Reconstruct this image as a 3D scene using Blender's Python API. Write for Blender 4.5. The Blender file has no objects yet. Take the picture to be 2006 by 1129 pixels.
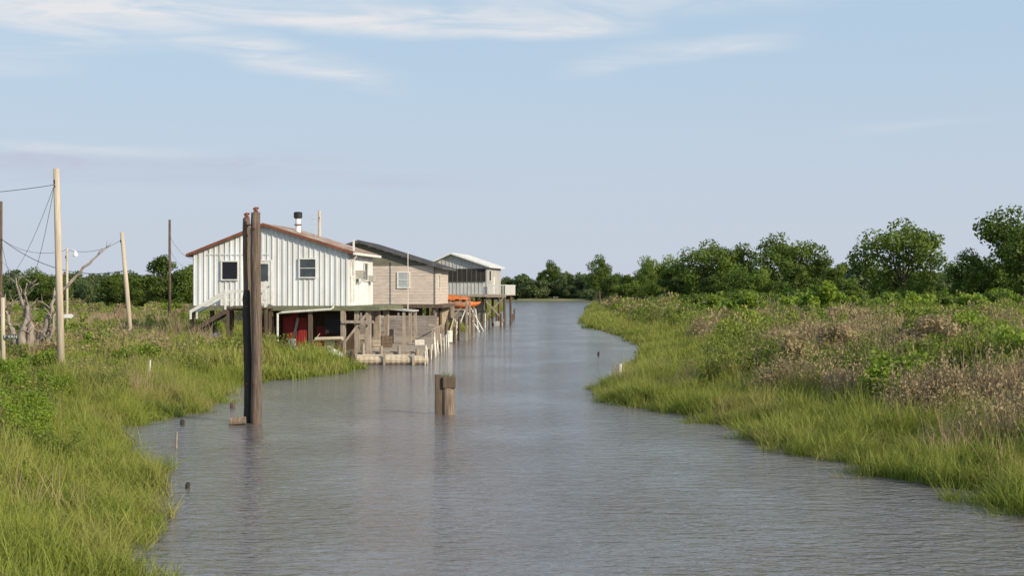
import bpy, math, random
import numpy as np
from mathutils import Vector, Matrix
random.seed(7)
rng = np.random.default_rng(7)
scene = bpy.context.scene
COL = scene.collection

# ------------------------------------------------------------------ materials
def nodes_of(mat):
    mat.use_nodes = True
    nt = mat.node_tree
    b = nt.nodes.get('Principled BSDF')
    return nt, nt.nodes, nt.links, b

def mk(name, c1, c2=None, rough=.75, scale=2.0, stretch=(1, 1, 1), bump=0.0, metallic=0.0, c3=None, c3pos=.72, spec=.4):
    m = bpy.data.materials.new(name)
    nt, N, L, b = nodes_of(m)
    if c2 is None:
        c2 = tuple(c * .75 for c in c1)
    tc = N.new('ShaderNodeTexCoord'); mp = N.new('ShaderNodeMapping')
    mp.inputs['Scale'].default_value = stretch
    L.new(tc.outputs['Object'], mp.inputs['Vector'])
    n = N.new('ShaderNodeTexNoise'); n.inputs['Scale'].default_value = scale
    n.inputs['Detail'].default_value = 7; n.inputs['Roughness'].default_value = .65
    L.new(mp.outputs[0], n.inputs['Vector'])
    r = N.new('ShaderNodeValToRGB')
    r.color_ramp.elements[0].position = .32; r.color_ramp.elements[1].position = .62
    r.color_ramp.elements[0].color = (*c2, 1); r.color_ramp.elements[1].color = (*c1, 1)
    if c3:
        e = r.color_ramp.elements.new(c3pos); e.color = (*c3, 1)
    L.new(n.outputs['Fac'], r.inputs[0]); L.new(r.outputs[0], b.inputs['Base Color'])
    b.inputs['Roughness'].default_value = rough; b.inputs['Metallic'].default_value = metallic
    b.inputs['Specular IOR Level'].default_value = spec
    if bump:
        bp = N.new('ShaderNodeBump'); bp.inputs['Strength'].default_value = bump; bp.inputs['Distance'].default_value = .03
        L.new(n.outputs['Fac'], bp.inputs['Height']); L.new(bp.outputs[0], b.inputs['Normal'])
    return m

def leafmat(name, dark, light, dry=None, dry_lo=.55, dry_hi=.7, nscale=.12, transl=.3, tip=None):
    m = bpy.data.materials.new(name)
    nt, N, L, b = nodes_of(m)
    g = N.new('ShaderNodeNewGeometry')
    n = N.new('ShaderNodeTexNoise'); n.inputs['Scale'].default_value = nscale; n.inputs['Detail'].default_value = 4
    L.new(g.outputs['Position'], n.inputs['Vector'])
    oi = N.new('ShaderNodeObjectInfo')
    mix = N.new('ShaderNodeMix'); mix.data_type = 'RGBA'
    mix.inputs[6].default_value = (*dark, 1); mix.inputs[7].default_value = (*light, 1)
    ma = N.new('ShaderNodeMath'); ma.operation = 'MULTIPLY_ADD'
    L.new(oi.outputs['Random'], ma.inputs[0]); ma.inputs[1].default_value = .5
    mr = N.new('ShaderNodeMapRange'); mr.inputs[1].default_value = .35; mr.inputs[2].default_value = .65; mr.inputs[4].default_value = .5
    L.new(n.outputs['Fac'], mr.inputs[0]); L.new(mr.outputs[0], ma.inputs[2])
    L.new(ma.outputs[0], mix.inputs[0])
    out = mix.outputs[2]
    if dry:
        n2 = N.new('ShaderNodeTexNoise'); n2.inputs['Scale'].default_value = nscale * .8; n2.inputs['Detail'].default_value = 5
        mp = N.new('ShaderNodeMapping'); mp.inputs['Location'].default_value = (31, 17, 3)
        L.new(g.outputs['Position'], mp.inputs['Vector']); L.new(mp.outputs[0], n2.inputs['Vector'])
        ad = N.new('ShaderNodeMath'); ad.operation = 'MULTIPLY_ADD'; L.new(oi.outputs['Random'], ad.inputs[0])
        ad.inputs[1].default_value = .18; L.new(n2.outputs['Fac'], ad.inputs[2])
        m2 = N.new('ShaderNodeMapRange'); m2.inputs[1].default_value = dry_lo; m2.inputs[2].default_value = dry_hi
        m2.inputs[4].default_value = .9
        L.new(ad.outputs[0], m2.inputs[0])
        mx = N.new('ShaderNodeMix'); mx.data_type = 'RGBA'; L.new(m2.outputs[0], mx.inputs[0])
        L.new(out, mx.inputs[6]); mx.inputs[7].default_value = (*dry, 1); out = mx.outputs[2]
    if tip:
        at = N.new('ShaderNodeAttribute'); at.attribute_name = 'tip'
        mt = N.new('ShaderNodeMapRange'); mt.inputs[1].default_value = .35; mt.inputs[2].default_value = 1.0; mt.inputs[4].default_value = .6
        L.new(at.outputs['Fac'], mt.inputs[0])
        mx = N.new('ShaderNodeMix'); mx.data_type = 'RGBA'; L.new(mt.outputs[0], mx.inputs[0])
        L.new(out, mx.inputs[6]); mx.inputs[7].default_value = (*tip, 1); out = mx.outputs[2]
    L.new(out, b.inputs['Base Color'])
    b.inputs['Roughness'].default_value = .6; b.inputs['Specular IOR Level'].default_value = .25
    tr = N.new('ShaderNodeBsdfTranslucent'); L.new(out, tr.inputs['Color'])
    ms = N.new('ShaderNodeMixShader'); ms.inputs[0].default_value = transl
    L.new(b.outputs[0], ms.inputs[1]); L.new(tr.outputs[0], ms.inputs[2])
    L.new(ms.outputs[0], N['Material Output'].inputs['Surface'])
    return m

M = {}
M['white_metal'] = mk('white_metal', (.78, .79, .80), (.60, .60, .60), .5, .9, (1, 1, .3), c3=(.82, .82, .82), c3pos=.8)
M['grey_metal'] = mk('grey_metal', (.55, .54, .52), (.38, .37, .36), .5, 1.2, (1, 1, .4))
M['white_paint'] = mk('white_paint', (.76, .76, .73), (.58, .56, .52), .6, 3)
M['rust'] = mk('rust', (.24, .085, .05), (.12, .045, .03), .85, 3)
M['tin_roof'] = mk('tin_roof', (.44, .39, .36), (.28, .16, .12), .6, 1.2, (1, .5, 1), c3=(.55, .53, .52))
M['dark_roof'] = mk('dark_roof', (.11, .11, .12), (.06, .06, .07), .8, 3)
M['white_roof'] = mk('white_roof', (.72, .72, .72), (.58, .58, .58), .5, 2)
M['siding_tan'] = mk('siding_tan', (.62, .53, .46), (.46, .39, .335), .8, 1.5, (1, 1, 3))
M['siding_dark'] = mk('siding_dark', (.19, .18, .14), (.12, .115, .09), .85, 2, (1, 1, 3))
M['wood_grey'] = mk('wood_grey', (.42, .355, .29), (.22, .17, .135), .85, 2, (4, 4, .6), bump=.3)
M['wood_fence'] = mk('wood_fence', (.30, .265, .24), (.17, .145, .125), .85, 1.4, (1, 1, 4), bump=.3)
M['wood_dark'] = mk('wood_dark', (.14, .10, .07), (.07, .052, .04), .85, 2.5, (4, 4, .5), bump=.3)
M['wood_pile'] = mk('wood_pile', (.19, .14, .105), (.05, .038, .032), .9, 4, (7, 7, .35), bump=1.0, c3=(.32, .26, .20), c3pos=.7)
M['wood_stump'] = mk('wood_stump', (.27, .205, .155), (.09, .068, .052), .9, 3, (6, 6, .5), bump=.9, c3=(.38, .31, .245))
M['wood_black'] = mk('wood_black', (.05, .04, .035), (.025, .02, .018), .8, 3, (6, 6, .5), bump=.5)
M['pole_tan'] = mk('pole_tan', (.56, .48, .38), (.36, .30, .235), .8, 2.5, (6, 6, .3), bump=.3)
M['beam_green'] = mk('beam_green', (.19, .20, .12), (.11, .11, .075), .85, 2)
M['red_tin'] = mk('red_tin', (.42, .045, .04), (.17, .026, .023), .7, 1.2, (2, 2, .6), c3=(.38, .18, .14))
M['glass'] = mk('glass', (.012, .014, .018), (.01, .01, .012), .12, 1, spec=.35)
M['glass_grey'] = mk('glass_grey', (.07, .085, .10), (.04, .05, .06), .2, 3)
M['curtain'] = mk('curtain', (.42, .45, .47), (.30, .33, .36), .5, 5)
M['screen'] = mk('screen', (.03, .028, .026), (.02, .018, .016), .7, 3)
M['black_metal'] = mk('black_metal', (.02, .02, .02), (.012, .012, .012), .5, 3)
M['orange'] = mk('orange_tarp', (.72, .20, .045), (.38, .09, .025), .65, 2.2)
M['pvc'] = mk('pvc_plastic', (.74, .72, .66), (.52, .49, .42), .5, 4)
M['blue'] = mk('blue_plastic', (.03, .10, .35), (.02, .07, .25), .4, 3)
M['log_tan'] = mk('log_tan', (.58, .49, .37), (.36, .28, .20), .8, 2.5, (.6, 4, 4), bump=.4)
M['deadwood'] = mk('deadwood', (.36, .31, .27), (.17, .145, .125), .9, 4, (2, 2, .7), bump=.5)
M['bark'] = mk('bark', (.12, .09, .07), (.06, .045, .035), .9, 5, (2, 2, .6))
M['wire'] = mk('wire_rubber', (.03, .03, .035), (.02, .02, .025), .6, 3)
M['sign_green'] = mk('sign_paint', (.05, .07, .06), (.04, .055, .05), .5, 3)
M['ac_metal'] = mk('ac_metal', (.48, .46, .42), (.34, .32, .28), .5, 3)
M['tarp_grey'] = mk('tarp_grey', (.62, .62, .60), (.42, .43, .44), .6, 2)
M['leaf'] = leafmat('tree_leaf', (.055, .092, .014), (.165, .225, .034), nscale=.25, transl=.34)
M['leaf2'] = leafmat('tree_leaf_light', (.078, .122, .018), (.19, .26, .040), nscale=.3, transl=.34)
M['leaf_far_haze'] = leafmat('far_leaf_haze_tint', (.075, .108, .042), (.14, .18, .062), nscale=.06, transl=.3)  # distance haze painted into the leaf colour, bluer than the near leaves
M['grass'] = leafmat('cordgrass', (.13, .175, .024), (.27, .32, .048), dry=(.36, .30, .12), dry_lo=.58, dry_hi=.78, nscale=.3, transl=.38, tip=(.38, .39, .09))
M['scrub'] = leafmat('scrub_leaf', (.12, .17, .022), (.31, .36, .05), dry=(.40, .295, .18), dry_lo=.565, dry_hi=.68, nscale=.16, transl=.36)
M['bush'] = leafmat('bush_leaf', (.12, .19, .02), (.27, .36, .04), nscale=.5, transl=.38)
M['reed'] = leafmat('dry_reed', (.32, .225, .14), (.50, .38, .24), nscale=.3, transl=.3)

# ------------------------------------------------------------------ builders
class MB:
    def __init__(s): s.v = []; s.f = []; s.mi = []
    def _add(s, vs, fs, mi=0):
        o = len(s.v); s.v += [tuple(v) for v in vs]
        for f in fs: s.f.append([i + o for i in f]); s.mi.append(mi)
    def box(s, x0, x1, y0, y1, z0, z1, mi=0):
        vs = [(x0, y0, z0), (x1, y0, z0), (x1, y1, z0), (x0, y1, z0), (x0, y0, z1), (x1, y0, z1), (x1, y1, z1), (x0, y1, z1)]
        s._add(vs, [(0, 3, 2, 1), (4, 5, 6, 7), (0, 1, 5, 4), (1, 2, 6, 5), (2, 3, 7, 6), (3, 0, 4, 7)], mi)
    def beam(s, p, q, w, h, mi=0):
        p = Vector(p); q = Vector(q); d = (q - p).normalized()
        up = Vector((0, 0, 1)) if abs(d.z) < .95 else Vector((0, 1, 0))
        a = d.cross(up).normalized(); b = a.cross(d).normalized()
        vs = []
        for c in (p, q):
            for sx, sy in ((-1, -1), (1, -1), (1, 1), (-1, 1)): vs.append(c + a * sx * w / 2 + b * sy * h / 2)
        s._add(vs, [(3, 2, 1, 0), (4, 5, 6, 7), (0, 1, 5, 4), (1, 2, 6, 5), (2, 3, 7, 6), (3, 0, 4, 7)], mi)
    def tube(s, pts, rads, seg=8, mi=0, jit=0):
        pts = [Vector(p) for p in pts]; n = len(pts); vs = []
        if not hasattr(rads, '__len__'): rads = [rads] * n
        for i, p in enumerate(pts):
            d = (pts[min(i + 1, n - 1)] - pts[max(i - 1, 0)]).normalized()
            up = Vector((0, 0, 1)) if abs(d.z) < .9 else Vector((0, 1, 0))
            a = d.cross(up).normalized(); b = a.cross(d).normalized()
            for k in range(seg):
                t = 2 * math.pi * k / seg; r = rads[i] * (1 + jit * random.uniform(-1, 1))
                vs.append(p + a * math.cos(t) * r + b * math.sin(t) * r)
        fs = []
        for i in range(n - 1):
            for k in range(seg):
                k2 = (k + 1) % seg
                fs.append((i * seg + k, i * seg + k2, (i + 1) * seg + k2, (i + 1) * seg + k))
        fs.append(tuple(range(seg))[::-1]); fs.append(tuple(range((n - 1) * seg, n * seg)))
        s._add(vs, fs, mi)
    def prism(s, xz, y0, y1, mi=0):
        n = len(xz); vs = [(x, y0, z) for x, z in xz] + [(x, y1, z) for x, z in xz]
        fs = [tuple(range(n)), tuple(range(2 * n - 1, n - 1, -1))]
        for i in range(n):
            j = (i + 1) % n; fs.append((i, i + n, j + n, j))
        s._add(vs, fs, mi)
    def finish(s, name, mats, parent=None, smooth=False, bevel=0, loc=None):
        me = bpy.data.meshes.new(name); me.from_pydata(s.v, [], s.f)
        if not isinstance(mats, (list, tuple)): mats = [mats]
        for m in mats: me.materials.append(M[m] if isinstance(m, str) else m)
        for p, i in zip(me.polygons, s.mi): p.material_index = i; p.use_smooth = smooth
        ob = bpy.data.objects.new(name, me); COL.objects.link(ob)
        if parent: ob.parent = parent
        if loc: ob.location = loc
        if bevel:
            bv = ob.modifiers.new('bevel', 'BEVEL'); bv.width = bevel; bv.segments = 2; bv.limit_method = 'ANGLE'
        return ob

def tag(ob, label, cat, group=None, kind=None):
    ob['label'] = label
    if cat: ob['category'] = cat
    if group: ob['group'] = group
    if kind: ob['kind'] = kind
    return ob

def thing(name, label, cat, loc=(0, 0, 0), rotz=0, group=None):
    e = bpy.data.objects.new(name, None); COL.objects.link(e)
    e.location = loc; e.rotation_euler = (0, 0, rotz); e.empty_display_size = .3
    return tag(e, label, cat, group)

def one_beam(name, mat, parent, p, q, w, h):
    b_ = MB(); b_.beam(p, q, w, h); return b_.finish(name, mat, parent)

# ------------------------------------------------------------------ river and ground
LEFT = [(-4.2, -40), (-4.6, 8), (-5.3, 16), (-5.9, 20), (-6.6, 24), (-7.3, 28.5), (-8.6, 32), (-10.4, 36), (-11.7, 41.5), (-10.6, 47), (-11.2, 51), (-12.3, 58),
        (-10.8, 63.5), (-8.8, 69.5), (-8.6, 77), (-8.3, 93), (-6.8, 112), (-6.2, 133), (-5.4, 165), (-4.8, 190), (-3.8, 225), (-3.0, 300), (-3.5, 480), (-40, 525), (-160, 560)]
RIGHT = [(-160, 640), (-40, 600), (20, 575), (30, 525), (22.6, 394), (12.9, 232), (9.2, 165), (9.9, 145), (10.6, 119), (9.8, 96), (7.6, 79), (5.6, 65), (3.9, 56.5), (3.6, 51),
         (5.7, 44.5), (6.6, 40.6), (6.9, 36), (8.0, 32.8), (9.2, 28.2), (9.6, 25.4), (12, 19), (15, 10), (17, -40)]
POLY = np.array(LEFT + RIGHT, float)

def wob(x, y, a=1.0, k=1.0, ph=0.0):
    return a * (np.sin(x * .9 * k + y * .37 * k + ph) * .4 + np.sin(y * 1.13 * k - x * .5 * k + 2 + ph) * .35 + np.sin(y * 2.3 * k + x * 1.7 * k + 4 + ph) * .25)

def sdist(x, y):
    x = np.asarray(x, float); y = np.asarray(y, float)
    best = np.full(x.shape, 1e18); inside = np.zeros(x.shape, bool)
    n = len(POLY)
    for i in range(n):
        ax, ay = POLY[i]; bx, by = POLY[(i + 1) % n]
        dx, dy = bx - ax, by - ay
        t = np.clip(((x - ax) * dx + (y - ay) * dy) / (dx * dx + dy * dy), 0, 1)
        d = (x - ax - t * dx) ** 2 + (y - ay - t * dy) ** 2
        best = np.minimum(best, d)
        c = ((ay > y) != (by > y))
        with np.errstate(divide='ignore', invalid='ignore'):
            xi = dx * (y - ay) / (dy if dy != 0 else 1e-9) + ax
        inside ^= c & (x < xi)
    s = np.sqrt(best); s = np.where(inside, -s, s)
    return s + wob(x, y, .7, .8) + wob(x, y, .25, 2.6)

def hgt(x, y):
    s = sdist(x, y)
    z = np.interp(s, [-4, -.6, 0, .8, 3, 10, 25], [-1.5, -.35, -.03, .12, .3, .45, .6])
    z = z + np.where((x > 2) & (s > 4), np.clip((s - 4) * .06, 0, .45) * np.clip((y - 10) / 20, 0, 1), 0)
    return z + np.where(s > 1.5, wob(x, y, .08, .5), 0), s

def axis(parts):
    return np.unique(np.concatenate([np.linspace(a, b, n) for a, b, n in parts]))
gx = axis([(-4000, -600, 8), (-600, -120, 30), (-120, -30, 60), (-30, 30, 170), (30, 120, 60), (120, 600, 30), (600, 4000, 8)])
gy = axis([(-60, 10, 20), (10, 100, 200), (100, 250, 90), (250, 700, 100), (700, 6000, 12)])
GX, GY = np.meshgrid(gx, gy)
GZ, _ = hgt(GX, GY)
nx, ny = len(gx), len(gy)
vs = np.stack([GX.ravel(), GY.ravel(), GZ.ravel()], 1)
idx = np.arange(nx * ny).reshape(ny, nx)
fs = np.stack([idx[:-1, :-1].ravel(), idx[:-1, 1:].ravel(), idx[1:, 1:].ravel(), idx[1:, :-1].ravel()], 1)
me = bpy.data.meshes.new('ground'); me.from_pydata(vs.tolist(), [], fs.tolist())
for p in me.polygons: p.use_smooth = True
gm = bpy.data.materials.new('marsh_ground'); nt, N, L, b = nodes_of(gm)
g = N.new('ShaderNodeNewGeometry')
n1 = N.new('ShaderNodeTexNoise'); n1.inputs['Scale'].default_value = .12; n1.inputs['Detail'].default_value = 8
L.new(g.outputs['Position'], n1.inputs['Vector'])
r1 = N.new('ShaderNodeValToRGB'); L.new(n1.outputs['Fac'], r1.inputs[0])
r1.color_ramp.elements[0].position = .40; r1.color_ramp.elements[0].color = (.12, .14, .035, 1)
r1.color_ramp.elements[1].position = .65; r1.color_ramp.elements[1].color = (.22, .17, .08, 1)
sx = N.new('ShaderNodeSeparateXYZ'); L.new(g.outputs['Position'], sx.inputs[0])
mr = N.new('ShaderNodeMapRange'); mr.inputs[1].default_value = .02; mr.inputs[2].default_value = .22; L.new(sx.outputs[2], mr.inputs[0])
mx = N.new('ShaderNodeMix'); mx.data_type = 'RGBA'; L.new(mr.outputs[0], mx.inputs[0])
mx.inputs[6].default_value = (.045, .036, .022, 1); L.new(r1.outputs[0], mx.inputs[7]); L.new(mx.outputs[2], b.inputs['Base Color'])
b.inputs['Roughness'].default_value = .9
me.materials.append(gm)
ground = bpy.data.objects.new('ground', me); COL.objects.link(ground)
tag(ground, 'flat marsh ground with muddy banks', 'ground', kind='structure')

# water
wm = bpy.data.materials.new('bayou_water'); nt, N, L, b = nodes_of(wm)
b.inputs['Base Color'].default_value = (.150, .130, .122, 1)
b.inputs['Roughness'].default_value = .10; b.inputs['IOR'].default_value = 1.42
g = N.new('ShaderNodeNewGeometry')
def wn(scale, stretch, det, rot=0.0, dist=0.0):
    mp = N.new('ShaderNodeMapping'); mp.inputs['Scale'].default_value = stretch; mp.inputs['Rotation'].default_value = (0, 0, rot)
    L.new(g.outputs['Position'], mp.inputs['Vector'])
    t = N.new('ShaderNodeTexNoise'); t.inputs['Scale'].default_value = scale; t.inputs['Detail'].default_value = det
    t.inputs['Roughness'].default_value = .55; t.inputs['Distortion'].default_value = dist
    L.new(mp.outputs[0], t.inputs['Vector']); return t
a1 = wn(1.7, (.85, 1.7, 1), 3, .25, .6); a2 = wn(5.5, (.8, 1.4, 1), 3, -.3, .4); a3 = wn(.18, (1, .6, 1), 4)
ad = N.new('ShaderNodeMath'); ad.operation = 'MULTIPLY_ADD'; L.new(a2.outputs['Fac'], ad.inputs[0]); ad.inputs[1].default_value = .42; L.new(a1.outputs['Fac'], ad.inputs[2])
mr = N.new('ShaderNodeMapRange'); mr.inputs[1].default_value = .38; mr.inputs[2].default_value = .62; mr.inputs[3].default_value = .35; mr.inputs[4].default_value = 1.0
L.new(a3.outputs['Fac'], mr.inputs[0])
bp = N.new('ShaderNodeBump'); L.new(mr.outputs[0], bp.inputs['Strength']); bp.inputs['Distance'].default_value = .15
L.new(ad.outputs[0], bp.inputs['Height']); L.new(bp.outputs[0], b.inputs['Normal'])
mb = MB(); mb._add([(-220, -60, 0), (60, -60, 0), (60, 680, 0), (-220, 680, 0)], [(0, 1, 2, 3)])
water = mb.finish('water', wm); tag(water, 'brown rippled bayou water', 'water', kind='structure')

# ------------------------------------------------------------------ vegetation meshes
def leaf_quads(P, Nn, size, r):
    n = len(P)
    A = r.normal(size=(n, 3)); A -= (A * Nn).sum(1)[:, None] * Nn; A /= np.linalg.norm(A, axis=1)[:, None] + 1e-9
    B = np.cross(Nn, A)
    l = size[:, None]; w = size[:, None] * .6
    V = np.stack([P - A * l * .5, P + B * w * .5, P + A * l * .5, P - B * w * .5], 1)
    return V.reshape(-1, 3)

def quads_mesh(name, V, mat, extra=None):
    me = bpy.data.meshes.new(name)
    V = list(map(tuple, V)); nq = len(V) // 4
    F = [(4 * i, 4 * i + 1, 4 * i + 2, 4 * i + 3) for i in range(nq)]
    if extra:
        o = len(V); V += extra.v; F += [[i + o for i in f] for f in extra.f]
    me.from_pydata(V, [], F); me.materials.append(mat)
    if extra and extra.v:
        me.materials.append(M['bark'])
        for p in me.polygons[nq:]: p.material_index = 1
    return me

def crown_data(seed, R, H, zlo, nb, nl, ls, br=(.2, .36), flat=.75):
    r = np.random.default_rng(seed)
    zc = (zlo + H) / 2; rz = (H - zlo) / 2
    d = r.normal(size=(nb, 3)); d /= np.linalg.norm(d, axis=1)[:, None]
    rad = r.random(nb) ** .4
    C = np.stack([d[:, 0] * R * .80 * rad, d[:, 1] * R * .80 * rad, zc + d[:, 2] * rz * .84 * rad], 1)
    Br = R * r.uniform(br[0], br[1], nb)
    P = []; Nn = []
    for c, b_ in zip(C, Br):
        k = int(nl * (b_ / (R * .28)) ** 2)
        dd = r.normal(size=(k, 3)); dd /= np.linalg.norm(dd, axis=1)[:, None]
        rr = b_ * r.uniform(.55, 1.15, k)[:, None]
        P.append(c + dd * rr * np.array([1, 1, flat])); Nn.append(dd * .8 + r.normal(size=(k, 3)) * .55 + np.array([0, 0, .25]))
    P = np.concatenate(P); Nn = np.concatenate(Nn); Nn /= np.linalg.norm(Nn, axis=1)[:, None]
    sz = r.uniform(ls * .6, ls * 1.3, len(P))
    return leaf_quads(P, Nn, sz, r), C

def trunk_mb(C, H, seed, r0):
    random.seed(seed); mb = MB()
    fork = Vector((random.uniform(-.3, .3), random.uniform(-.3, .3), H * .3))
    mb.tube([(0, 0, -.3), (fork.x * .4, fork.y * .3, H * .15), fork], [r0 * 1.25, r0, r0 * .8], 8, jit=.08)
    cs = sorted(C, key=lambda c: c[2])
    for c in cs[::max(1, len(cs) // 9)]:
        c = Vector(c); mid = fork.lerp(c, .5) + Vector((random.uniform(-.4, .4), random.uniform(-.4, .4), .2))
        mb.tube([fork, mid, c], [r0 * .55, r0 * .33, r0 * .1], 5)
    return mb

TREES = []
for k, (R, H, zlo, nb, nl) in enumerate([(5.6, 10, 1.4, 46, 290), (4.8, 10, 1.6, 36, 290), (5.8, 9, 1.0, 42, 270), (3.9, 8.5, 1.0, 30, 290)]):
    V, C = crown_data(100 + k, R, H, zlo, nb, nl, .36, br=(.14, .29))
    cm = quads_mesh('tree_crown', V, M['leaf'] if k != 2 else M['leaf2'])
    t = trunk_mb(C, H, 50 + k, .26)
    tm = bpy.data.meshes.new('tree_trunk'); tm.from_pydata(t.v, [], t.f); tm.materials.append(M['bark'])
    TREES.append((tm, cm))

def tree(k, x, y, ztop, base=None, wide=1.0, rot=0, label='leafy oak tree with broad crown in marsh scrub', group='trees beyond the marsh'):
    Hs = [10, 10, 9, 8.5][k]
    z0 = float(hgt(np.array([x]), np.array([y]))[0][0]) if base is None else base
    s = (ztop - z0) / Hs
    e = thing('tree', label, 'tree', (x, y, z0), rot, group)
    e.scale = (s * wide, s * wide, s)
    for nm, m in zip(('trunk', 'crown'), TREES[k]):
        o = bpy.data.objects.new(nm, m); COL.objects.link(o); o.parent = e
    return e

for t in [(0, 44.3, 160, 12.3, 1.0, .3), (3, 38.6, 172, 5.4, 1.2, 1.0), (1, 49.8, 152, 8.6, .9, 2.0), (0, 52.8, 146, 12.8, 1.0, 2.6), (3, 47.6, 165, 6.8, 1, 1.5),
          (2, 57.5, 150, 11.6, .9, .7), (0, 30.2, 216, 12.0, 1.0, .4), (0, 41.5, 212, 12.8, 1.05, 1.9), (1, 35.6, 218, 11.4, 1.0, 3.4), (1, 46.4, 212, 9.6, 1.0, 4.4), (3, 26.2, 225, 8.6, 1.1, .9),
          (3, 46.2, 200, 8.4, 1.1, 2.2), (2, 34.2, 255, 9.8, 1, 1), (2, 31.8, 300, 12.6, .9, .4), (1, 27.6, 290, 9.6, .9, .2), (3, 24.8, 300, 8.0, 1.1, .2), (3, 38.0, 186, 7.6, 1.2, .5),
          (2, 32.0, 190, 8.2, .9, 3.5), (3, 28.2, 196, 6.8, 1.2, 1.5), (3, 42.6, 178, 5.4, 1.3, 4.5), (2, 23.8, 235, 6.4, 1.0, 1.1), (3, 22.2, 262, 6.4, 1.3, 2.7), (3, 20.4, 232, 4.8, 1.3, .7), (1, 22.0, 352, 13.2, .8, .4), (3, 24.4, 340, 8.6, 1.1, 2.4),
          (1, 18.4, 645, 18.5, .8, 1.2), (3, 14.5, 650, 15.0, .8, 2.2), (3, 24.0, 650, 13.0, .9, 3.2), (3, 5.0, 655, 13.0, 1.0, 3.2), (3, 32.0, 640, 12.5, 1.0, 4.2), (3, 36.0, 165, 5.0, 1.3, 2.2), (2, 58.0, 175, 9.0, 1.0, 4.0)]:
    lab = 'tall broad oak tree rising over marsh scrub' if t[3] > 11 else 'leafy low tree among marsh scrub'
    tree(t[0], t[1], t[2], t[3], wide=t[4], rot=t[5], label=lab)
for t in [(3, -43.4, 176, 8.9, 1.05, .4), (3, -40.6, 180, 8.0, 1.0, 1.4), (1, -54.5, 200, 7.0, 1.1, .5), (3, -58, 205, 6.8, 1.2, 1.5), (3, -64, 195, 6.2, 1.3, 3), (1, -67.5, 200, 7.4, 1.1, 2.5), (3, -50, 196, 6.2, 1.3, .9),
          (3, -74, 200, 6.5, 1.1, 2), (3, -46.5, 190, 5.6, 1.4, 2.9)]:
    tree(t[0], t[1], t[2], t[3], wide=t[4], rot=t[5], label='small round leafy tree at edge of marsh field', group='trees behind the marsh field')

def hidden_coll(name, meshes):
    c = bpy.data.collections.new(name)
    for i, m in enumerate(meshes):
        o = bpy.data.objects.new(name + '_piece', m); c.objects.link(o)
    return c

def scatter(name, P, R, S, I, coll, label, cat):
    me = bpy.data.meshes.new(name); me.from_pydata(P.tolist(), [], [])
    for an, dt, arr, key in (('rotv', 'FLOAT_VECTOR', R, 'vector'), ('sclv', 'FLOAT_VECTOR', S, 'vector'), ('pick', 'INT', I, 'value')):
        a = me.attributes.new(an, dt, 'POINT'); a.data.foreach_set(key, np.ascontiguousarray(arr.ravel()))
    ob = bpy.data.objects.new(name, me); COL.objects.link(ob)
    ng = bpy.data.node_groups.new(name + '_nodes', 'GeometryNodeTree')
    ng.interface.new_socket('Geometry', in_out='INPUT', socket_type='NodeSocketGeometry')
    ng.interface.new_socket('Geometry', in_out='OUTPUT', socket_type='NodeSocketGeometry')
    N = ng.nodes; L = ng.links
    gi = N.new('NodeGroupInput'); go = N.new('NodeGroupOutput'); ip = N.new('GeometryNodeInstanceOnPoints')
    ci = N.new('GeometryNodeCollectionInfo'); ci.inputs['Collection'].default_value = coll
    ci.inputs['Separate Children'].default_value = True; ci.inputs['Reset Children'].default_value = True
    def na(nm, dt):
        n = N.new('GeometryNodeInputNamedAttribute'); n.data_type = dt; n.inputs['Name'].default_value = nm
        return [o for o in n.outputs if o.enabled and o.name == 'Attribute'][0]
    L.new(gi.outputs[0], ip.inputs['Points']); L.new(ci.outputs[0], ip.inputs['Instance']); ip.inputs['Pick Instance'].default_value = True
    L.new(na('pick', 'INT'), ip.inputs['Instance Index']); L.new(na('rotv', 'FLOAT_VECTOR'), ip.inputs['Rotation']); L.new(na('sclv', 'FLOAT_VECTOR'), ip.inputs['Scale'])
    L.new(ip.outputs[0], go.inputs[0])
    md = ob.modifiers.new('scatter', 'NODES'); md.node_group = ng
    return tag(ob, label, cat, kind='stuff')

def blade_mesh(name, seed, nbl, h, spread, w, lean, mat):
    r = random.Random(seed); V = []; F = []; T = []
    for i in range(nbl):
        a = r.uniform(0, 6.283); rr = spread * math.sqrt(r.random())
        bx, by = rr * math.cos(a), rr * math.sin(a)
        la = r.uniform(0, 6.283); ln = lean * r.uniform(.2, 1.2); hh = h * r.uniform(.45, 1.1)
        fa = r.uniform(0, 6.283); fx, fy = math.cos(fa), math.sin(fa); o = len(V)
        for k, t in enumerate((0, .4, .75, 1)):
            off = ln * hh * t ** 2.0
            cx, cy, cz = bx + math.cos(la) * off, by + math.sin(la) * off, hh * (t - .25 * ln * t * t)
            ww = w * (1, .95, .6, .08)[k] / 2
            V += [(cx - fx * ww, cy - fy * ww, cz), (cx + fx * ww, cy + fy * ww, cz)]; T += [t, t]
        for k in range(3): F.append((o + 2 * k, o + 2 * k + 1, o + 2 * k + 3, o + 2 * k + 2))
    me = bpy.data.meshes.new(name); me.from_pydata(V, [], F); me.materials.append(mat)
    at = me.attributes.new('tip', 'FLOAT', 'POINT'); at.data.foreach_set('value', T)
    return me

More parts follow.
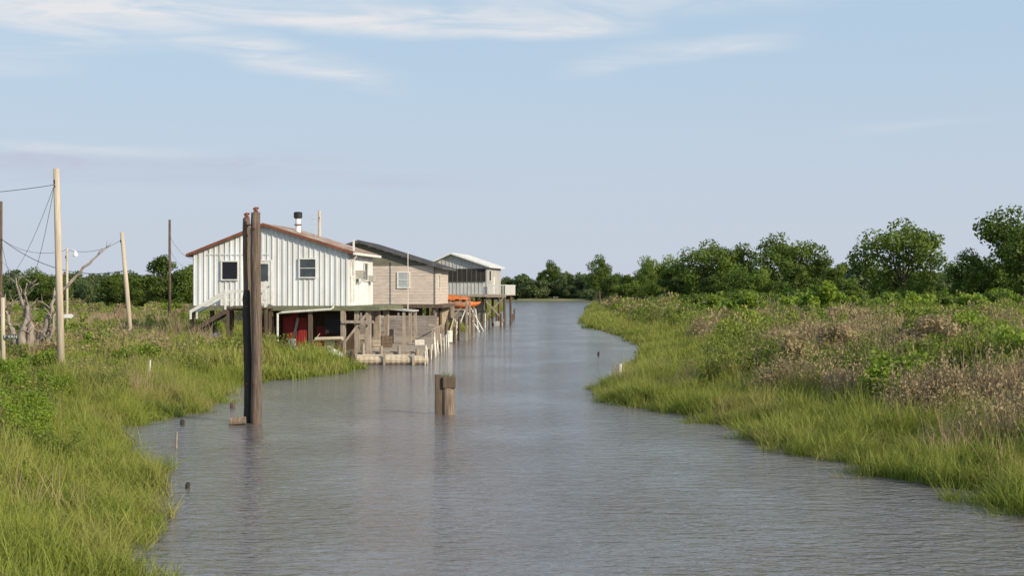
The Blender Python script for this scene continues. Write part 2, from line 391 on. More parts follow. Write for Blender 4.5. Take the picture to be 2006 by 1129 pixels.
def weed_mesh(name, seed, nst, h, spread, nlv, ls, mat, w=.02):
    r = np.random.default_rng(seed); mb = MB(); P = []; Nn = []; sz = []
    for i in range(nst):
        a = r.uniform(0, 6.283); rr = spread * math.sqrt(r.random()); hh = h * r.uniform(.55, 1.08) * (1 - .35 * rr / spread)
        b0 = np.array([rr * math.cos(a), rr * math.sin(a), 0]); ld = np.array([math.cos(a), math.sin(a), 0]) * r.uniform(.05, .4) * hh
        top = b0 + ld + np.array([0, 0, hh])
        mb.tube([tuple(b0), tuple((b0 + top) / 2 - ld * .15), tuple(top)], [w * .5, w * .4, w * .15], 3)
        t = r.uniform(.2, 1.0, nlv) ** .8
        p = b0 + (top - b0) * t[:, None]; sp = ls * 1.4 * (1.25 - t * .7)[:, None]
        p = p + r.normal(size=(nlv, 3)) * sp * np.array([1, 1, .5]); P.append(p)
        q = r.normal(size=(nlv, 3)) + np.array([0, 0, .7]); Nn.append(q / np.linalg.norm(q, axis=1)[:, None]); sz.append(r.uniform(ls * .6, ls * 1.3, nlv))
    return quads_mesh(name, leaf_quads(np.concatenate(P), np.concatenate(Nn), np.concatenate(sz), r), mat, mb)

G_near = hidden_coll('cordgrass_near', [blade_mesh('grass_clump', i, 70, .74, .30, .014, .55, M['grass']) for i in range(5)])
G_mid = hidden_coll('cordgrass_mid', [blade_mesh('grass_clump', 20 + i, 60, .8, .45, .034, .5, M['grass']) for i in range(4)])
R_near = hidden_coll('reeds', [blade_mesh('reed_clump', 40 + i, 34, 1.15, .35, .014, .35, M['reed']) for i in range(4)])
W_near = hidden_coll('weeds_near', [weed_mesh('weed_clump', 60 + i, 20, 1.15, .5, 30, .066, M['scrub']) for i in range(5)])
W_mid = hidden_coll('weeds_mid', [weed_mesh('weed_clump', 80 + i, 20, 1.2, .65, 26, .115, M['scrub'], .03) for i in range(4)])
W_far = hidden_coll('weeds_far', [weed_mesh('weed_clump', 90 + i, 18, 1.3, 1.0, 24, .22, M['scrub'], .05) for i in range(4)])
SH = hidden_coll('thicket', [quads_mesh('thicket_clump', crown_data(200 + i, 1.6, 2.6, .0, 16, 110, .25, br=(.22, .38))[0], M['leaf2'] if i != 2 else M['bush']) for i in range(4)])
MND = hidden_coll('marsh_mounds', [quads_mesh('mound_clump', crown_data(260 + i, 1.0, 1.7, .0, 18, 110, .12, br=(.2, .36))[0], M['bush'] if i % 2 else M['scrub']) for i in range(4)])
FARW = hidden_coll('woods', [quads_mesh('woods_clump', crown_data(300 + i, 5, 8, .0, 22, 110, .75, br=(.2, .4))[0], M['leaf_far_haze']) for i in range(4)])

def region(n_per, y0, y1, cond, seed, xf=.42, xa=5):
    r = np.random.default_rng(seed)
    W = xf * y1 + xa; n = int(n_per * 2 * W * (y1 - y0))
    x = r.uniform(-W, W, n); y = r.uniform(y0, y1, n)
    k = np.abs(x) < xf * y + xa; x = x[k]; y = y[k]
    z, s = hgt(x, y); k = cond(x, y, s, r)
    return x[k], y[k], z[k], s[k], r

def blocked(x, y):
    a = (x > -19.8) & (x < -5) & (y > 78.2) & (y < 93)
    b = (x > -13) & (x < -4) & (y > 92) & (y < 128)
    c = (x > -11) & (x < 0) & (y > 150) & (y < 182)
    return a | b | c

def put(name, reg, coll, n, sc, label, cat, tilt=.12, zs=(.8, 1.2), hs=None, sink=.03):
    x, y, z, s, r = reg; k = len(x)
    P = np.stack([x, y, np.maximum(z, -.12) - sink], 1)
    R = np.stack([r.normal(0, tilt, k), r.normal(0, tilt, k), r.uniform(0, 6.283, k)], 1)
    sc_ = r.uniform(sc[0], sc[1], k); hz = sc_ * r.uniform(zs[0], zs[1], k)
    if hs is not None: hz = hz * hs(x, y, s)
    S = np.stack([sc_, sc_, hz], 1)
    return scatter(name, P, R, S, r.integers(0, n, k).astype(np.int32), coll, label, cat)

def patch(x, y, k=.12, ph=0):
    return wob(x * k * 2.2, y * k * 2.2, 1, 1, ph)

def gcond(x, y, s, r):
    right = x > 0
    lim = np.where(right, 5.2 + 1.2 * patch(x, y, .3), 30)
    p = np.where(s < .0, .3 + .3 * (patch(x, y, 1.2) > 0), 1.0)
    p = np.where((~right) & (s > 5), .5, p)
    return (s > -.55) & (s < lim) & (r.random(len(x)) < p) & ~((x > -19) & (x < -8.6) & (y > 79.5) & (y < 90))
hs_g = lambda x, y, s: np.clip(.66 + .11 * s, .45, 1.15) * (1 + .45 * patch(x, y, .8) + .35 * patch(x, y, 2.1, 3))
put('marsh_grass', region(9.5, 14, 62, gcond, 1), G_near, 5, (.7, 1.35), 'dense green cordgrass along the muddy bayou bank', 'marsh grass', hs=hs_g, tilt=.18)
put('marsh_grass', region(3.6, 62, 150, lambda x, y, s, r: (s > -.4) & (s < np.where(x > 0, 5.0 + 2.5 * patch(x, y), 12)) & ~blocked(x, y), 2), G_mid, 4, (.8, 1.4), 'green cordgrass fringing the bayou further along', 'marsh grass', hs=hs_g)
put('marsh_grass', region(.8, 150, 420, lambda x, y, s, r: (s > -.3) & (s < 8) & ~blocked(x, y), 3, .42), G_mid, 4, (1.4, 2.2), 'pale green grass fringing the distant banks', 'marsh grass', zs=(.5, .8))
put('dry_reeds', region(1.5, 14, 62, lambda x, y, s, r: (s > 1.0) & (patch(x, y, .45, 1) > .3), 4), R_near, 4, (.7, 1.25), 'dry tan reeds mixed into marsh grass', 'reeds', tilt=.22)
put('dry_reeds', region(2.0, 35, 120, lambda x, y, s, r: (s > 6.5) & (patch(x, y, .2, 3) > .15) & ~blocked(x, y), 5), R_near, 4, (1.3, 1.95), 'tan dry reed stems among marsh scrub', 'reeds', tilt=.2, zs=(.8, 1.15))
def scl(x, y, s, r):
    rl_ = (x > 0) & (s > 3.8 + 1.3 * patch(x, y, .5))
    ll = (x < 0) & (s > 2.4 + patch(x, y, .5)) & ((patch(x, y, .35, 5) > .0) | (y < 32) & (patch(x, y, .5, 5) > .0))
    return rl_ | ll
hs_s = lambda x, y, s: (1 + .4 * patch(x, y, .35, 2) + .2 * patch(x, y, 1.1, 1)) * np.where(x > 0, 1.2, .9)
put('marsh_scrub', region(1.75, 18, 62, scl, 6), W_near, 5, (.9, 1.45), 'leafy yellow green marsh scrub', 'scrub', zs=(.75, 1.15), hs=hs_s)
put('marsh_scrub', region(1.2, 62, 150, lambda x, y, s, r: (s > np.where(x > 0, 4.0 + 1.6 * patch(x, y, .3), 4)) & ~blocked(x, y) & ((x > 0) | (patch(x, y, .1, 2) > -.4) | (y < 85)), 7), W_mid, 4, (.85, 1.5), 'leafy green and brown marsh scrub', 'scrub', zs=(.6, 1.15), hs=hs_s)
put('marsh_scrub', region(.34, 150, 420, lambda x, y, s, r: (s > 5) & ~blocked(x, y) & ((x > 0) | (patch(x, y, .05, 2) > -.2)), 8), W_far, 4, (1.0, 1.9), 'distant green and brown marsh scrub', 'scrub', zs=(.5, 1.0), hs=hs_s)
put('marsh_mounds', region(.24, 34, 170, lambda x, y, s, r: (s > 5) & ~blocked(x, y) & (patch(x, y, .3, 4) > np.where(x > 0, .1, .3)), 19), MND, 4, (.8, 1.5), 'fresh green leafy mounds in the marsh scrub', 'scrub', zs=(.7, 1.15))
put('thicket', region(.15, 85, 330, lambda x, y, s, r: (x > 0) & (s > 9) & (((x - 12) * .9 + (y - 130) * .35 > 8) & (r.random(len(x)) < .8) | (patch(x, y, .25, 4) > .55) & (r.random(len(x)) < .5)), 9), SH, 4, (.6, 1.3), 'dense green thicket under the trees', 'thicket', zs=(.6, 1.2))
put('distant_woods', region(.011, 230, 620, lambda x, y, s, r: (((x > 30 + (y - 230) * .02) & (s > 14) & (y < 460)) | ((x < -30) & (y > 260) & (y < 420)) | ((x > 26) & (y > 380) & (s > 5))), 10, .46, 20), FARW, 4, (.5, 1.0), 'far haze-tinted woods along the horizon', 'woods', zs=(.6, 1.2))
put('distant_woods', region(.024, 585, 690, lambda x, y, s, r: (s > 7) & (y > 605), 11, .46, 20), FARW, 4, (.7, 1.4), 'far haze-tinted woods at the bend of the bayou', 'woods', zs=(.7, 1.25))

# individual bushes
BUSH = []
for i in range(3):
    V, C = crown_data(400 + i, .95, 1.7, .1, 26, 125, .08, br=(.15, .30))
    cm = quads_mesh('bush_leaves', V, M['bush'])
    mb = MB(); random.seed(i)
    for c in C[::2]: mb.tube([(random.uniform(-.1, .1), random.uniform(-.1, .1), -.05), (c[0] * .5, c[1] * .5, c[2] * .5), tuple(c)], [.02, .014, .006], 4)
    tm = bpy.data.meshes.new('bush_stems'); tm.from_pydata(mb.v, [], mb.f); tm.materials.append(M['bark']); BUSH.append((tm, cm))
def bush(k, x, y, s, hz=1.0):
    z0 = float(hgt(np.array([x]), np.array([y]))[0][0])
    e = thing('bush', 'rounded bright green leafy bush in marsh grass', 'bush', (x, y, z0 - .05), random.uniform(0, 6), 'bushes in the marsh grass'); e.scale = (s, s, s * hz)
    for nm, m in zip(('stem', 'crown'), BUSH[k]):
        o = bpy.data.objects.new(nm, m); COL.objects.link(o); o.parent = e
random.seed(3)
for (x, y, s, h) in [(-10.5, 28.2, .75, .95), (-10.1, 29.6, .7, .9), (-11.0, 30.0, .9, 1), (-10.6, 31.4, .8, .95), (-11.9, 31.8, .95, 1), (-12.6, 33.2, 1.0, 1.05), (-11.6, 33.6, .85, .95), (-13.4, 35, 1.1, 1), (-12.2, 35.6, .9, .9), (-14.2, 37, 1.1, 1), (-13.0, 37.6, .9, .9), (-15.2, 42, 1.1, 1), (-14.0, 43.5, .95, .9), (-16.2, 45, 1.0, 1), (-17.6, 50, .9, .9),
                     (-19.2, 56, .9, .9), (-18.2, 59, 1.0, .8), (-16.2, 57, .8, .8), (-20.5, 62, 1.0, .85), (-15.6, 62.5, .8, .8),
                     (-20.5, 68, 1.0, .8), (-18.8, 70, 1.1, .85), (-17.4, 72.5, 1.1, .9), (-16.0, 70.5, 1.0, .8), (-19.8, 75, 1.2, .9), (-14.8, 73.5, .9, .75), (-21.8, 73, 1.0, .8), (-18.0, 76.5, 1.1, .8), (-16.4, 76.6, 1.0, .8), (-13.2, 75, .8, .7), (-12.0, 73.4, .8, .7),
                     (-22.5, 88, 1.3, .9), (-25, 92, 1.3, .9), (-27.5, 95, 1.4, .8), (-21.6, 97, 1.3, .9), (-24.0, 104, 1.4, .9), (-29.0, 110, 1.4, .9), (-33.0, 118, 1.4, .9), (-7.8, 96.5, .8, .8)]:
    bush(random.randrange(3), x, y, s, h)

# ------------------------------------------------------------------ houses
def window(parent, x0, x1, z0, z1, y, glass='glass', frame='white_paint', mull=0, rail=True, label=None, fw=.07):
    w = MB(); d = .07
    w.box(x0 - fw, x1 + fw, y - d, y - .002, z1, z1 + fw); w.box(x0 - fw, x1 + fw, y - d - .02, y - .002, z0 - fw, z0)
    w.box(x0 - fw, x0, y - d, y - .002, z0, z1); w.box(x1, x1 + fw, y - d, y - .002, z0, z1)
    if rail: w.box(x0, x1, y - d + .01, y - .022, (z0 + z1) / 2 - .02, (z0 + z1) / 2 + .02)
    for i in range(mull):
        xm = x0 + (x1 - x0) * (i + 1) / (mull + 1); w.box(xm - .015, xm + .015, y - d + .012, y - .022, z0, z1)
    e = w.finish('window', frame, parent)
    gobj = MB(); gobj.box(x0 + .001, x1 - .001, y - .02, y - .004, z0 + .001, z1 - .001); gobj.finish('glass', glass, e)
    if label: e['label'] = label
    return e

def window_side(parent, y0, y1, z0, z1, x, glass='glass_grey', frame='white_paint'):
    w = MB(); d = .07; fw = .07
    w.box(x + .002, x + d, y0 - fw, y1 + fw, z1, z1 + fw); w.box(x + .002, x + d, y0 - fw, y1 + fw, z0 - fw, z0)
    w.box(x + .002, x + d, y0 - fw, y0, z0, z1); w.box(x + .002, x + d, y1, y1 + fw, z0, z1)
    e = w.finish('window', frame, parent)
    gobj = MB(); gobj.box(x + .004, x + .02, y0 + .001, y1 - .001, z0 + .001, z1 - .001); gobj.finish('glass', glass, e)

def roofline(x, x0, zl, xp, zp, x1, zr):
    return zl + (zp - zl) * (x - x0) / (xp - x0) if x < xp else zr + (zp - zr) * (x1 - x) / (x1 - xp)

def body(mb, x0, x1, y0, y1, z0, zl, xp, zp, zr):
    mb.prism([(x0, z0), (x1, z0), (x1, zr), (xp, zp), (x0, zl)], y0, y1)

def ribs(mb, x0, x1, y0, y1, z0, zl, xp, zp, zr, step, w=.04, d=.035):
    n = int((x1 - x0) / step)
    for i in range(n + 1):
        x = x0 + .03 + i * (x1 - x0 - .06) / n; ww = w * (1.5 if i % 2 else .8)
        zt = roofline(x, x0, zl, xp, zp, x1, zr) - .03
        mb.box(x - ww / 2, x + ww / 2, y0 - d, y0 - .0, z0 + .01, zt)
    n = int((y1 - y0) / step)
    for i in range(n + 1):
        y = y0 + .03 + i * (y1 - y0 - .06) / n; ww = w * (1.5 if i % 2 else .8)
        mb.box(x1, x1 + d, y - ww / 2, y + ww / 2, z0 + .01, zr - .02)
        mb.box(x0 - d, x0, y - ww / 2, y + ww / 2, z0 + .01, zl - .02)

def roof(parent, x0, x1, y0, y1, zl, xp, zp, zr, ov=.35, ovy=.3, th=.07, top='tin_roof', edge='rust', ribstep=.5):
    sl = (zp - zl) / (xp - x0); sr = (zp - zr) / (x1 - xp); g = .004
    mb = MB()
    xl = x0 - ov; zl2 = zl - sl * ov; xr = x1 + ov; zr2 = zr - sr * ov
    mb.prism([(xl, zl2 + g), (xp, zp + g), (xr, zr2 + g), (xr, zr2 + g + th), (xp, zp + g + th * 1.05), (xl, zl2 + g + th)], y0 - ovy, y1 + ovy)
    n = int((y1 - y0 + 2 * ovy) / ribstep)
    for i in range(n + 1):
        y = y0 - ovy + .03 + i * (y1 - y0 + 2 * ovy - .06) / n
        mb.beam((xl, y, zl2 + th + .02), (xp, y, zp + th + .02), .035, .03); mb.beam((xp, y, zp + th + .02), (xr, y, zr2 + th + .02), .035, .03)
    r = mb.finish('roof', top, parent)
    fb = MB()
    for yy in (y0 - ovy - .03, y1 + ovy + .003):
        fb.prism([(xl, zl2 - .07), (xp, zp - .07), (xr, zr2 - .07), (xr, zr2 + .085), (xp, zp + .085), (xl, zl2 + .085)], yy, yy + .027)
    fb.box(xl - .03, xl - .002, y0 - ovy, y1 + ovy, zl2 - .07, zl2 + .07)
    fb.box(xr + .002, xr + .03, y0 - ovy, y1 + ovy, zr2 - .07, zr2 + .07)
    fb.finish('fascia', edge, r)
    return r

# --- house 1 : white metal cabin
h1 = thing('stilt_house', 'white metal sided house on wooden stilts with rusty edged roof', 'house', (-9.35, 80, 0), -.1)
X0, X1, Y0, Y1, Z0, ZL, XP, ZP, ZR = -9.0, 0, 0, 7.0, 3.2, 6.22, -4.85, 7.84, 6.32
mb = MB(); body(mb, X0, X1, Y0, Y1, Z0, ZL, XP, ZP, ZR); ribs(mb, X0, X1, Y0, Y1, Z0, ZL, XP, ZP, ZR, .31, .055, .045)
mb.box(-8.2, -4.5, -.06, -.046, 6.12, 6.16)
mb.finish('wall', 'white_metal', h1)
r = roof(h1, X0, X1, Y0, Y1, ZL, XP, ZP, ZR)
gt = MB(); gt.box(.39, .52, -.3, 7.3, 6.1, 6.24); gt.tube([(.42, .5, 6.1), (.3, .5, 5.9), (.12, .5, 5.7), (.12, .5, 3.4)], .045); gt.finish('gutter', 'white_paint', r)
c = MB(); c.tube([(-3.7, 3.2, 7.3), (-3.7, 3.2, 8.35)], .16, 12); c.tube([(-3.7, 3.2, 7.95), (-3.7, 3.2, 8.02)], .22, 12, 1)
c.tube([(-3.7, 3.2, 8.35), (-3.7, 3.2, 8.42), (-3.7, 3.2, 8.7), (-3.7, 3.2, 8.75)], [.17, .26, .26, .2], 12, 2); c.finish('chimney', ['white_metal', 'rust', 'black_metal'], r)
a = MB(); a.tube([(-2.6, 3, 7.2), (-2.6, 3, 8.8)], .014, 5); a.tube([(-3.0, 3, 8.5), (-2.2, 3, 8.6)], .01, 4); a.tube([(-2.95, 3, 8.3), (-2.25, 3, 8.35)], .01, 4); a.tube([(-2.85, 3, 8.0), (-2.35, 3, 8.02)], .01, 4); a.finish('antenna', 'grey_metal', r)
window(h1, -7.3, -6.4, 4.72, 5.72, -.045, label='black covered window with white frame', rail=False)
window(h1, -2.75, -1.85, 4.85, 5.85, -.045, 'glass_grey', mull=0)
dm = MB(); dm.box(-5.35, -4.45, -.075, -.046, 3.3, 5.75); dm.box(-5.42, -5.35, -.1, -.046, 3.25, 5.82); dm.box(-4.45, -4.38, -.1, -.046, 3.25, 5.82); dm.box(-5.35, -4.45, -.1, -.046, 5.75, 5.82)
door = dm.finish('door', 'white_paint', h1)
pn = MB(); pn.box(-5.2, -4.6, -.09, -.077, 4.6, 5.6); pn.finish('glass', 'glass_grey', door)
hn = MB(); hn.tube([(-4.55, -.08, 4.3), (-4.55, -.15, 4.3)], .03); hn.finish('handle', 'black_metal', door)
window_side(h1, .5, 1.4, 4.9, 5.8, .035); window_side(h1, 4.4, 5.3, 4.7, 5.7, .035)
ac = MB(); ac.box(.04, .5, 1.9, 2.7, 4.75, 5.25, 0)
for i in range(6): ac.box(.5, .51, 1.95, 2.65, 4.79 + i * .075, 4.82 + i * .075, 1)
ac.beam((.04, 2.0, 4.4), (.45, 2.0, 4.75), .04, .04); ac.beam((.04, 2.6, 4.4), (.45, 2.6, 4.75), .04, .04); ac.finish('air_conditioner', ['ac_metal', 'black_metal'], h1)
ac = MB(); ac.box(.04, .4, 5.6, 6.2, 4.6, 5.0, 0); ac.finish('air_conditioner', 'ac_metal', h1, bevel=.02)
mp_ = MB(); mp_.box(.10, .20, .9, 1.0, 3.4, 7.0); mp_.finish('vent_pipe', 'white_paint', h1)
f = MB(); f.box(-9.25, 1.9, -.35, -.2, 2.93, 3.16); f.box(-9.25, 1.9, 7.1, 7.25, 2.93, 3.16); f.box(-9.2, 1.85, -.2, 7.1, 3.12, 3.195)
for i in range(19): f.box(-9.1 + i * .6, -9.05 + i * .6, -.2, 7.1, 2.95, 3.12)
f.box(1.76, 1.9, -.2, 7.1, 2.95, 3.11)
f.finish('floor_deck', 'beam_green', h1)
random.seed(5)
for i, x in enumerate((-9.0, -6.7, -4.4, -2.1, -.2, .55, 1.2)):
    for y in ((-.2, 3.4, 6.9) if x < 0 else (.0, 2.8, 5.5)):
        s = MB(); rr = .13 if x > -1 else .11
        s.box(x - rr, x + rr, y - rr, y + rr, -.2 if x < 0 else -.8, 2.94); s.finish('stilt', 'wood_grey' if x > -1 else 'wood_dark', h1)
one_beam('brace', 'wood_grey', h1, (-.2, -.35, 1.0), (1.2, -.25, 2.8), .08, .12)
one_beam('brace', 'wood_grey', h1, (-.25, -.42, 2.3), (1.6, -.42, 2.3), .08, .15)
def redpanel(x0, x1, y, z0, z1):
    n = max(1, round((x1 - x0) / .55)); w_ = (x1 - x0) / n
    for j in range(n):
        s = MB(); zz = z1 - random.uniform(0, .35); yy = y + random.uniform(0, .06)
        s.box(x0 + j * w_, x0 + (j + 1) * w_ - .03, yy, yy + .03, z0, zz)
        for i in range(4): s.box(x0 + j * w_ + .02 + i * .13, x0 + j * w_ + .07 + i * .13, yy - .03, yy - .0, z0 + .01, zz - .01)
        s.finish('tin_panel', 'red_tin', h1)
redpanel(-6.5, -5.3, 1.4, .5, 2.85); redpanel(-4.0, -2.6, .9, .5, 2.85); redpanel(-2.2, -1.6, 1.7, .5, 2.3)
s = MB(); s.box(-6.3, -.6, 5.0, 5.05, .5, 2.85); s.finish('storage_wall', 'wood_dark', h1)
s = MB(); s.box(-1.5, -.6, .9, .93, 1.6, 2.75); s.finish('storage_window', 'screen', h1)
one_beam('loose_board', 'wood_grey', h1, (-3.4, .3, .5), (-3.0, .5, 2.5), .14, .04); one_beam('loose_board', 'wood_dark', h1, (-5.6, .6, .5), (-5.0, .9, 2.6), .2, .04); one_beam('loose_board', 'log_tan', h1, (-2.6, .2, .5), (-1.7, .4, 1.6), .2, .04)
s = MB(); s.tube([(-3.95, -.45, .9), (-3.95, -.45, 2.75), (-3.7, -.45, 2.82), (-.9, -.45, 3.0)], .07, 8); s.tube([(-.9, -.45, 3.0), (-.75, -.45, 3.1), (-.7, -.45, 3.3)], .07, 8); s.finish('drain_pipe', 'pvc', h1)
# stairs + landing
st = MB(); st.box(-6.6, -4.2, -1.7, -.36, 3.05, 3.13)
for x in (-6.5, -4.3): st.box(x - .07, x + .07, -1.65, -1.5, .2, 3.05)
for i in range(6):
    x = -6.65 - i * .33; z = 2.9 - i * .2; st.box(x - .3, x, -1.62, -.68, z - .05, z)
for y in (-1.68, -.62): st.beam((-6.6, y, 2.9), (-8.7, y, 1.7), .05, .24)
st.box(-9.6, -8.6, -1.7, -.5, 1.66, 1.74)
for i in range(5): st.box(-9.5, -8.7, -2.0 - i * .28, -1.74 - i * .28, 1.42 - i * .2, 1.47 - i * .2)
for x in (-9.55, -8.65): st.beam((x, -1.7, 1.5), (x, -3.1, .5), .05, .22); st.box(x - .07, x + .07, -1.62, -1.5, .1, 2.6 if x < -9 else 1.65)
stair = st.finish('staircase', 'wood_dark', h1)
for y in (-1.72, -.60):
    hr = MB(); hr.beam((-6.55, y, 4.05), (-8.65, y, 2.85), .05, .17)
    for x, z, dz in ((-6.6, 4.1, 1.1), (-8.6, 2.95, .5)): hr.box(x - .05, x + .05, y - .04, y + .04, z - dz, z)
    hr.finish('handrail', 'white_paint', stair)
hr = MB(); hr.box(-6.55, -4.3, -1.72, -1.66, 3.95, 4.1); hr.box(-6.55, -4.3, -1.71, -1.67, 3.5, 3.58); hr.box(-4.36, -4.26, -1.74, -1.64, 3.13, 4.15); hr.box(-5.45, -5.37, -1.72, -1.66, 3.13, 3.95)
hr.beam((-4.3, -1.6, 4.6), (-4.8, -1.6, 3.3), .05, .1)
hr.finish('handrail', 'white_paint', stair)

# --- house 2
h2 = thing('stilt_house', 'beige shingle sided house on stilts with dark low gable roof', 'house', (-5.75, 105, 0), -.06)
X0, X1, Y0, Y1, Z0, ZL, XP, ZP, ZR = -11.4, 0, 0, 9.0, 3.05, 5.95, -5.7, 7.75, 5.95
mb = MB(); body(mb, X0, X1, Y0, Y1, Z0, ZL, XP, ZP, ZR)
for i in range(12):
    z = Z0 + .02 + i * .235; mb.box(X0 + .01, X1 - .08, -.03 + .006 * (i % 2), -.001, z, z + .222, 0); mb.box(X1 + .001, X1 + .03, .01, Y1, z, z + .222, 0)
for i in range(9):
    z = ZL + i * .2
    xl = X0 + (z + .2 - ZL) / (ZP - ZL) * (XP - X0); xr = X1 - (z + .2 - ZR) / (ZP - ZR) * (X1 - XP)
    mb.box(xl, xr, -.03, -.001, z, z + .19, 1)
mb.box(X1 - .08, X1 + .03, -.05, -.001, Z0, ZR - .05, 1)
mb.finish('wall', ['siding_tan', 'siding_dark'], h2)
roof(h2, X0, X1, Y0, Y1, ZL, XP, ZP, ZR, ov=.6, ovy=.45, top='dark_roof', edge='dark_roof', th=.1)
window(h2, -2.75, -1.95, 4.35, 5.4, -.035, 'curtain', label='white framed window with pale curtain', fw=.09)
window(h2, -7.6, -6.8, 4.35, 5.4, -.035, 'curtain', fw=.09)
window_side(h2, 2, 3, 4.3, 5.3, .035)
f = MB(); f.box(-11.5, .6, -.2, 9.2, 2.8, 3.04); f.finish('floor_deck', 'wood_dark', h2)
for x in (-11, -8.6, -6.2, -3.8, -1.6, -.1):
    for y in (.1, 4.5, 8.8):
        s = MB(); s.tube([(x, y, -1), (x, y, 2.8)], .13, 8); s.finish('stilt', 'wood_dark', h2)
s = MB(); random.seed(77)
for k in range(9):
    x = -7.3
    while x < .2:
        ww = random.uniform(1.2, 2.6); x2 = min(x + ww, .3); yy = -1.2 + random.uniform(0, .025); rust_ = random.random() < .25
        s.box(x, x2 - .02, yy, yy + .03, .45 + k * .2, .63 + k * .2 + random.uniform(0, .015), 1 if rust_ else 0); x = x2
for i in range(9): s.box(-7.3 + i * .93, -7.18 + i * .93, -1.14, -1.04, -.3, 2.25 + .1 * (i % 3))
s.finish('skirting_boards', ['wood_fence', 'tin_roof'], h2)
s = MB(); s.box(-6.5, -1.2, 1.6, 1.64, .3, 2.79); s.finish('storage_wall', 'wood_dark', h2)
pp = MB(); pp.tube([(-1.9, -1.0, 2.6), (-1.9, -1.0, 7.0)], .035, 6); pp.finish('vent_pipe', 'pvc', h2)

# --- house 3
h3 = thing('stilt_house', 'pale grey metal house on tall stilts with screened porch', 'house', (-2.95, 165, 0), -.16)
X0, X1, Y0, Y1, Z0, ZL, XP, ZP, ZR = -7.1, 0, 0, 9.5, 3.7, 7.2, -4.2, 8.5, 7.05
mb = MB(); body(mb, X0, X1, Y0, Y1, Z0, ZL, XP, ZP, ZR); ribs(mb, X0, X1, Y0, Y1, Z0, ZL, XP, ZP, ZR, .42, .07, .05)
mb.finish('wall', 'grey_metal', h3)
roof(h3, X0, X1, Y0, Y1, ZL, XP, ZP, ZR, ov=.45, ovy=.6, top='white_roof', edge='white_roof', th=.1)
for i in range(6):
    x = X0 + .2 + i * 1.13; window(h3, x + .03, x + 1.06, 5.2, 6.7, -.055, 'screen', 'siding_dark', rail=False, fw=.03, mull=1)
window_side(h3, 1.0, 2.4, 5.3, 6.5, .05, 'screen')
dd = MB(); dd.box(.05, .09, 4, 4.9, 3.75, 5.8); dd.finish('door', 'white_paint', h3)
f = MB(); f.box(-7.3, .05, -.3, 9.7, 3.4, 3.69); f.box(.06, 2.3, -.3, 7, 3.55, 3.68); f.box(.06, 2.3, -.3, -.15, 3.35, 3.54); f.finish('floor_deck', 'wood_grey', h3)
rl = MB()
rl.box(.1, 2.3, -.3, -.24, 4.72, 4.82); rl.box(2.24, 2.3, -.24, 7, 4.72, 4.82)
for i in range(12): rl.box(.12 + i * .19, .18 + i * .19, -.29, -.25, 3.68, 4.72)
for i in range(30): rl.box(2.25, 2.29, -.2 + i * .24, -.14 + i * .24, 3.68, 4.72)
rl.finish('balcony_railing', 'white_paint', h3)
for x in (-6.9, -4.4, -2.1, -.1, 2.1):
    for y in (0, 4.5, 9):
        if x > 1 and y > 7: continue
        s = MB(); s.tube([(x, y, -1.2), (x, y, 3.4)], .15, 8); s.finish('stilt', 'wood_dark', h3)
one_beam('brace', 'wood_grey', h3, (.0, -.2, 1.2), (2.1, -.2, 3.4), .1, .14); one_beam('brace', 'wood_grey', h3, (2.1, -.36, .6), (.0, -.36, 2.9), .1, .14); one_beam('brace', 'wood_grey', h3, (-4.2, -.2, .8), (-2.1, -.2, 3.2), .1, .14)
s = MB()
for i in range(28): s.box(-6.8 + i * .22, -6.6 + i * .22, 1.5, 1.54, .4, 3.2 - (i % 4) * .1)
s.finish('storage_wall', 'wood_fence', h3)

# ------------------------------------------------------------------ dock & waterside clutter
dk = thing('dock', 'weathered plank dock on posts beside the stilt house', 'dock', (-6.6, 78.6, 0), 0)
mb = MB(); random.seed(9)
for i in range(110):
    mb.box(-1.9 + random.uniform(-.05, .05), 1.55 + random.uniform(-.07, .07), i * .25, i * .25 + .22, .62, .66 + random.uniform(0, .02))
mb.finish('planks', 'wood_grey', dk)
mb = MB(); mb.box(1.3, 1.42, -.02, 27.4, .42, .615); mb.box(-1.8, -1.68, -.02, 27.4, .42, .615); mb.box(-1.95, 1.6, -.12, -.03, .38, .6); mb.box(-1.5, 1.2, -.11, -.04, .1, .26); mb.finish('frame', 'wood_grey', dk)
for x in (-1.7, -.7, .3, 1.3):
    for y in (-.25, 4, 8.5, 12.5, 16.5, 21.5, 26.5):
        s = MB(); h = .6 if y > 0 else random.uniform(.75, 1.15); s.tube([(x, y, -1.3), (x + random.uniform(-.03, .03), y, h)], .095, 8, jit=.05); s.finish('post', 'wood_grey', dk)
rl = MB()
for y in (11, 14, 17, 20, 23, 26): rl.box(1.48, 1.58, y - .05, y + .05, .3, 1.55)
rl.box(1.50, 1.56, 10.9, 26.1, 1.56, 1.63)
rl.finish('railing', 'wood_grey', dk)
bk = thing('bulkhead', 'long pale ribbed pipe bulkhead along the front of dock', 'bulkhead', (-6.6, 77.4, 0))
for (x0, x1, y, z, r_) in [(-1.9, 1.95, 0, .24, .25), (-2.3, 1.2, .55, .36, .16)]:
    mb = MB(); n = 26; pts = [(x0 + (x1 - x0) * i / n, y, z) for i in range(n + 1)]; mb.tube(pts, [r_ * (1 + .07 * (i % 2)) for i in range(n + 1)], 12); mb.finish('pipe', 'log_tan', bk)
for x in (-1.95, -.4, 1.2):
    mb = MB(); mb.box(x - .06, x + .06, -.36, -.27, -.9, .62); mb.finish('stake', 'wood_grey', bk)
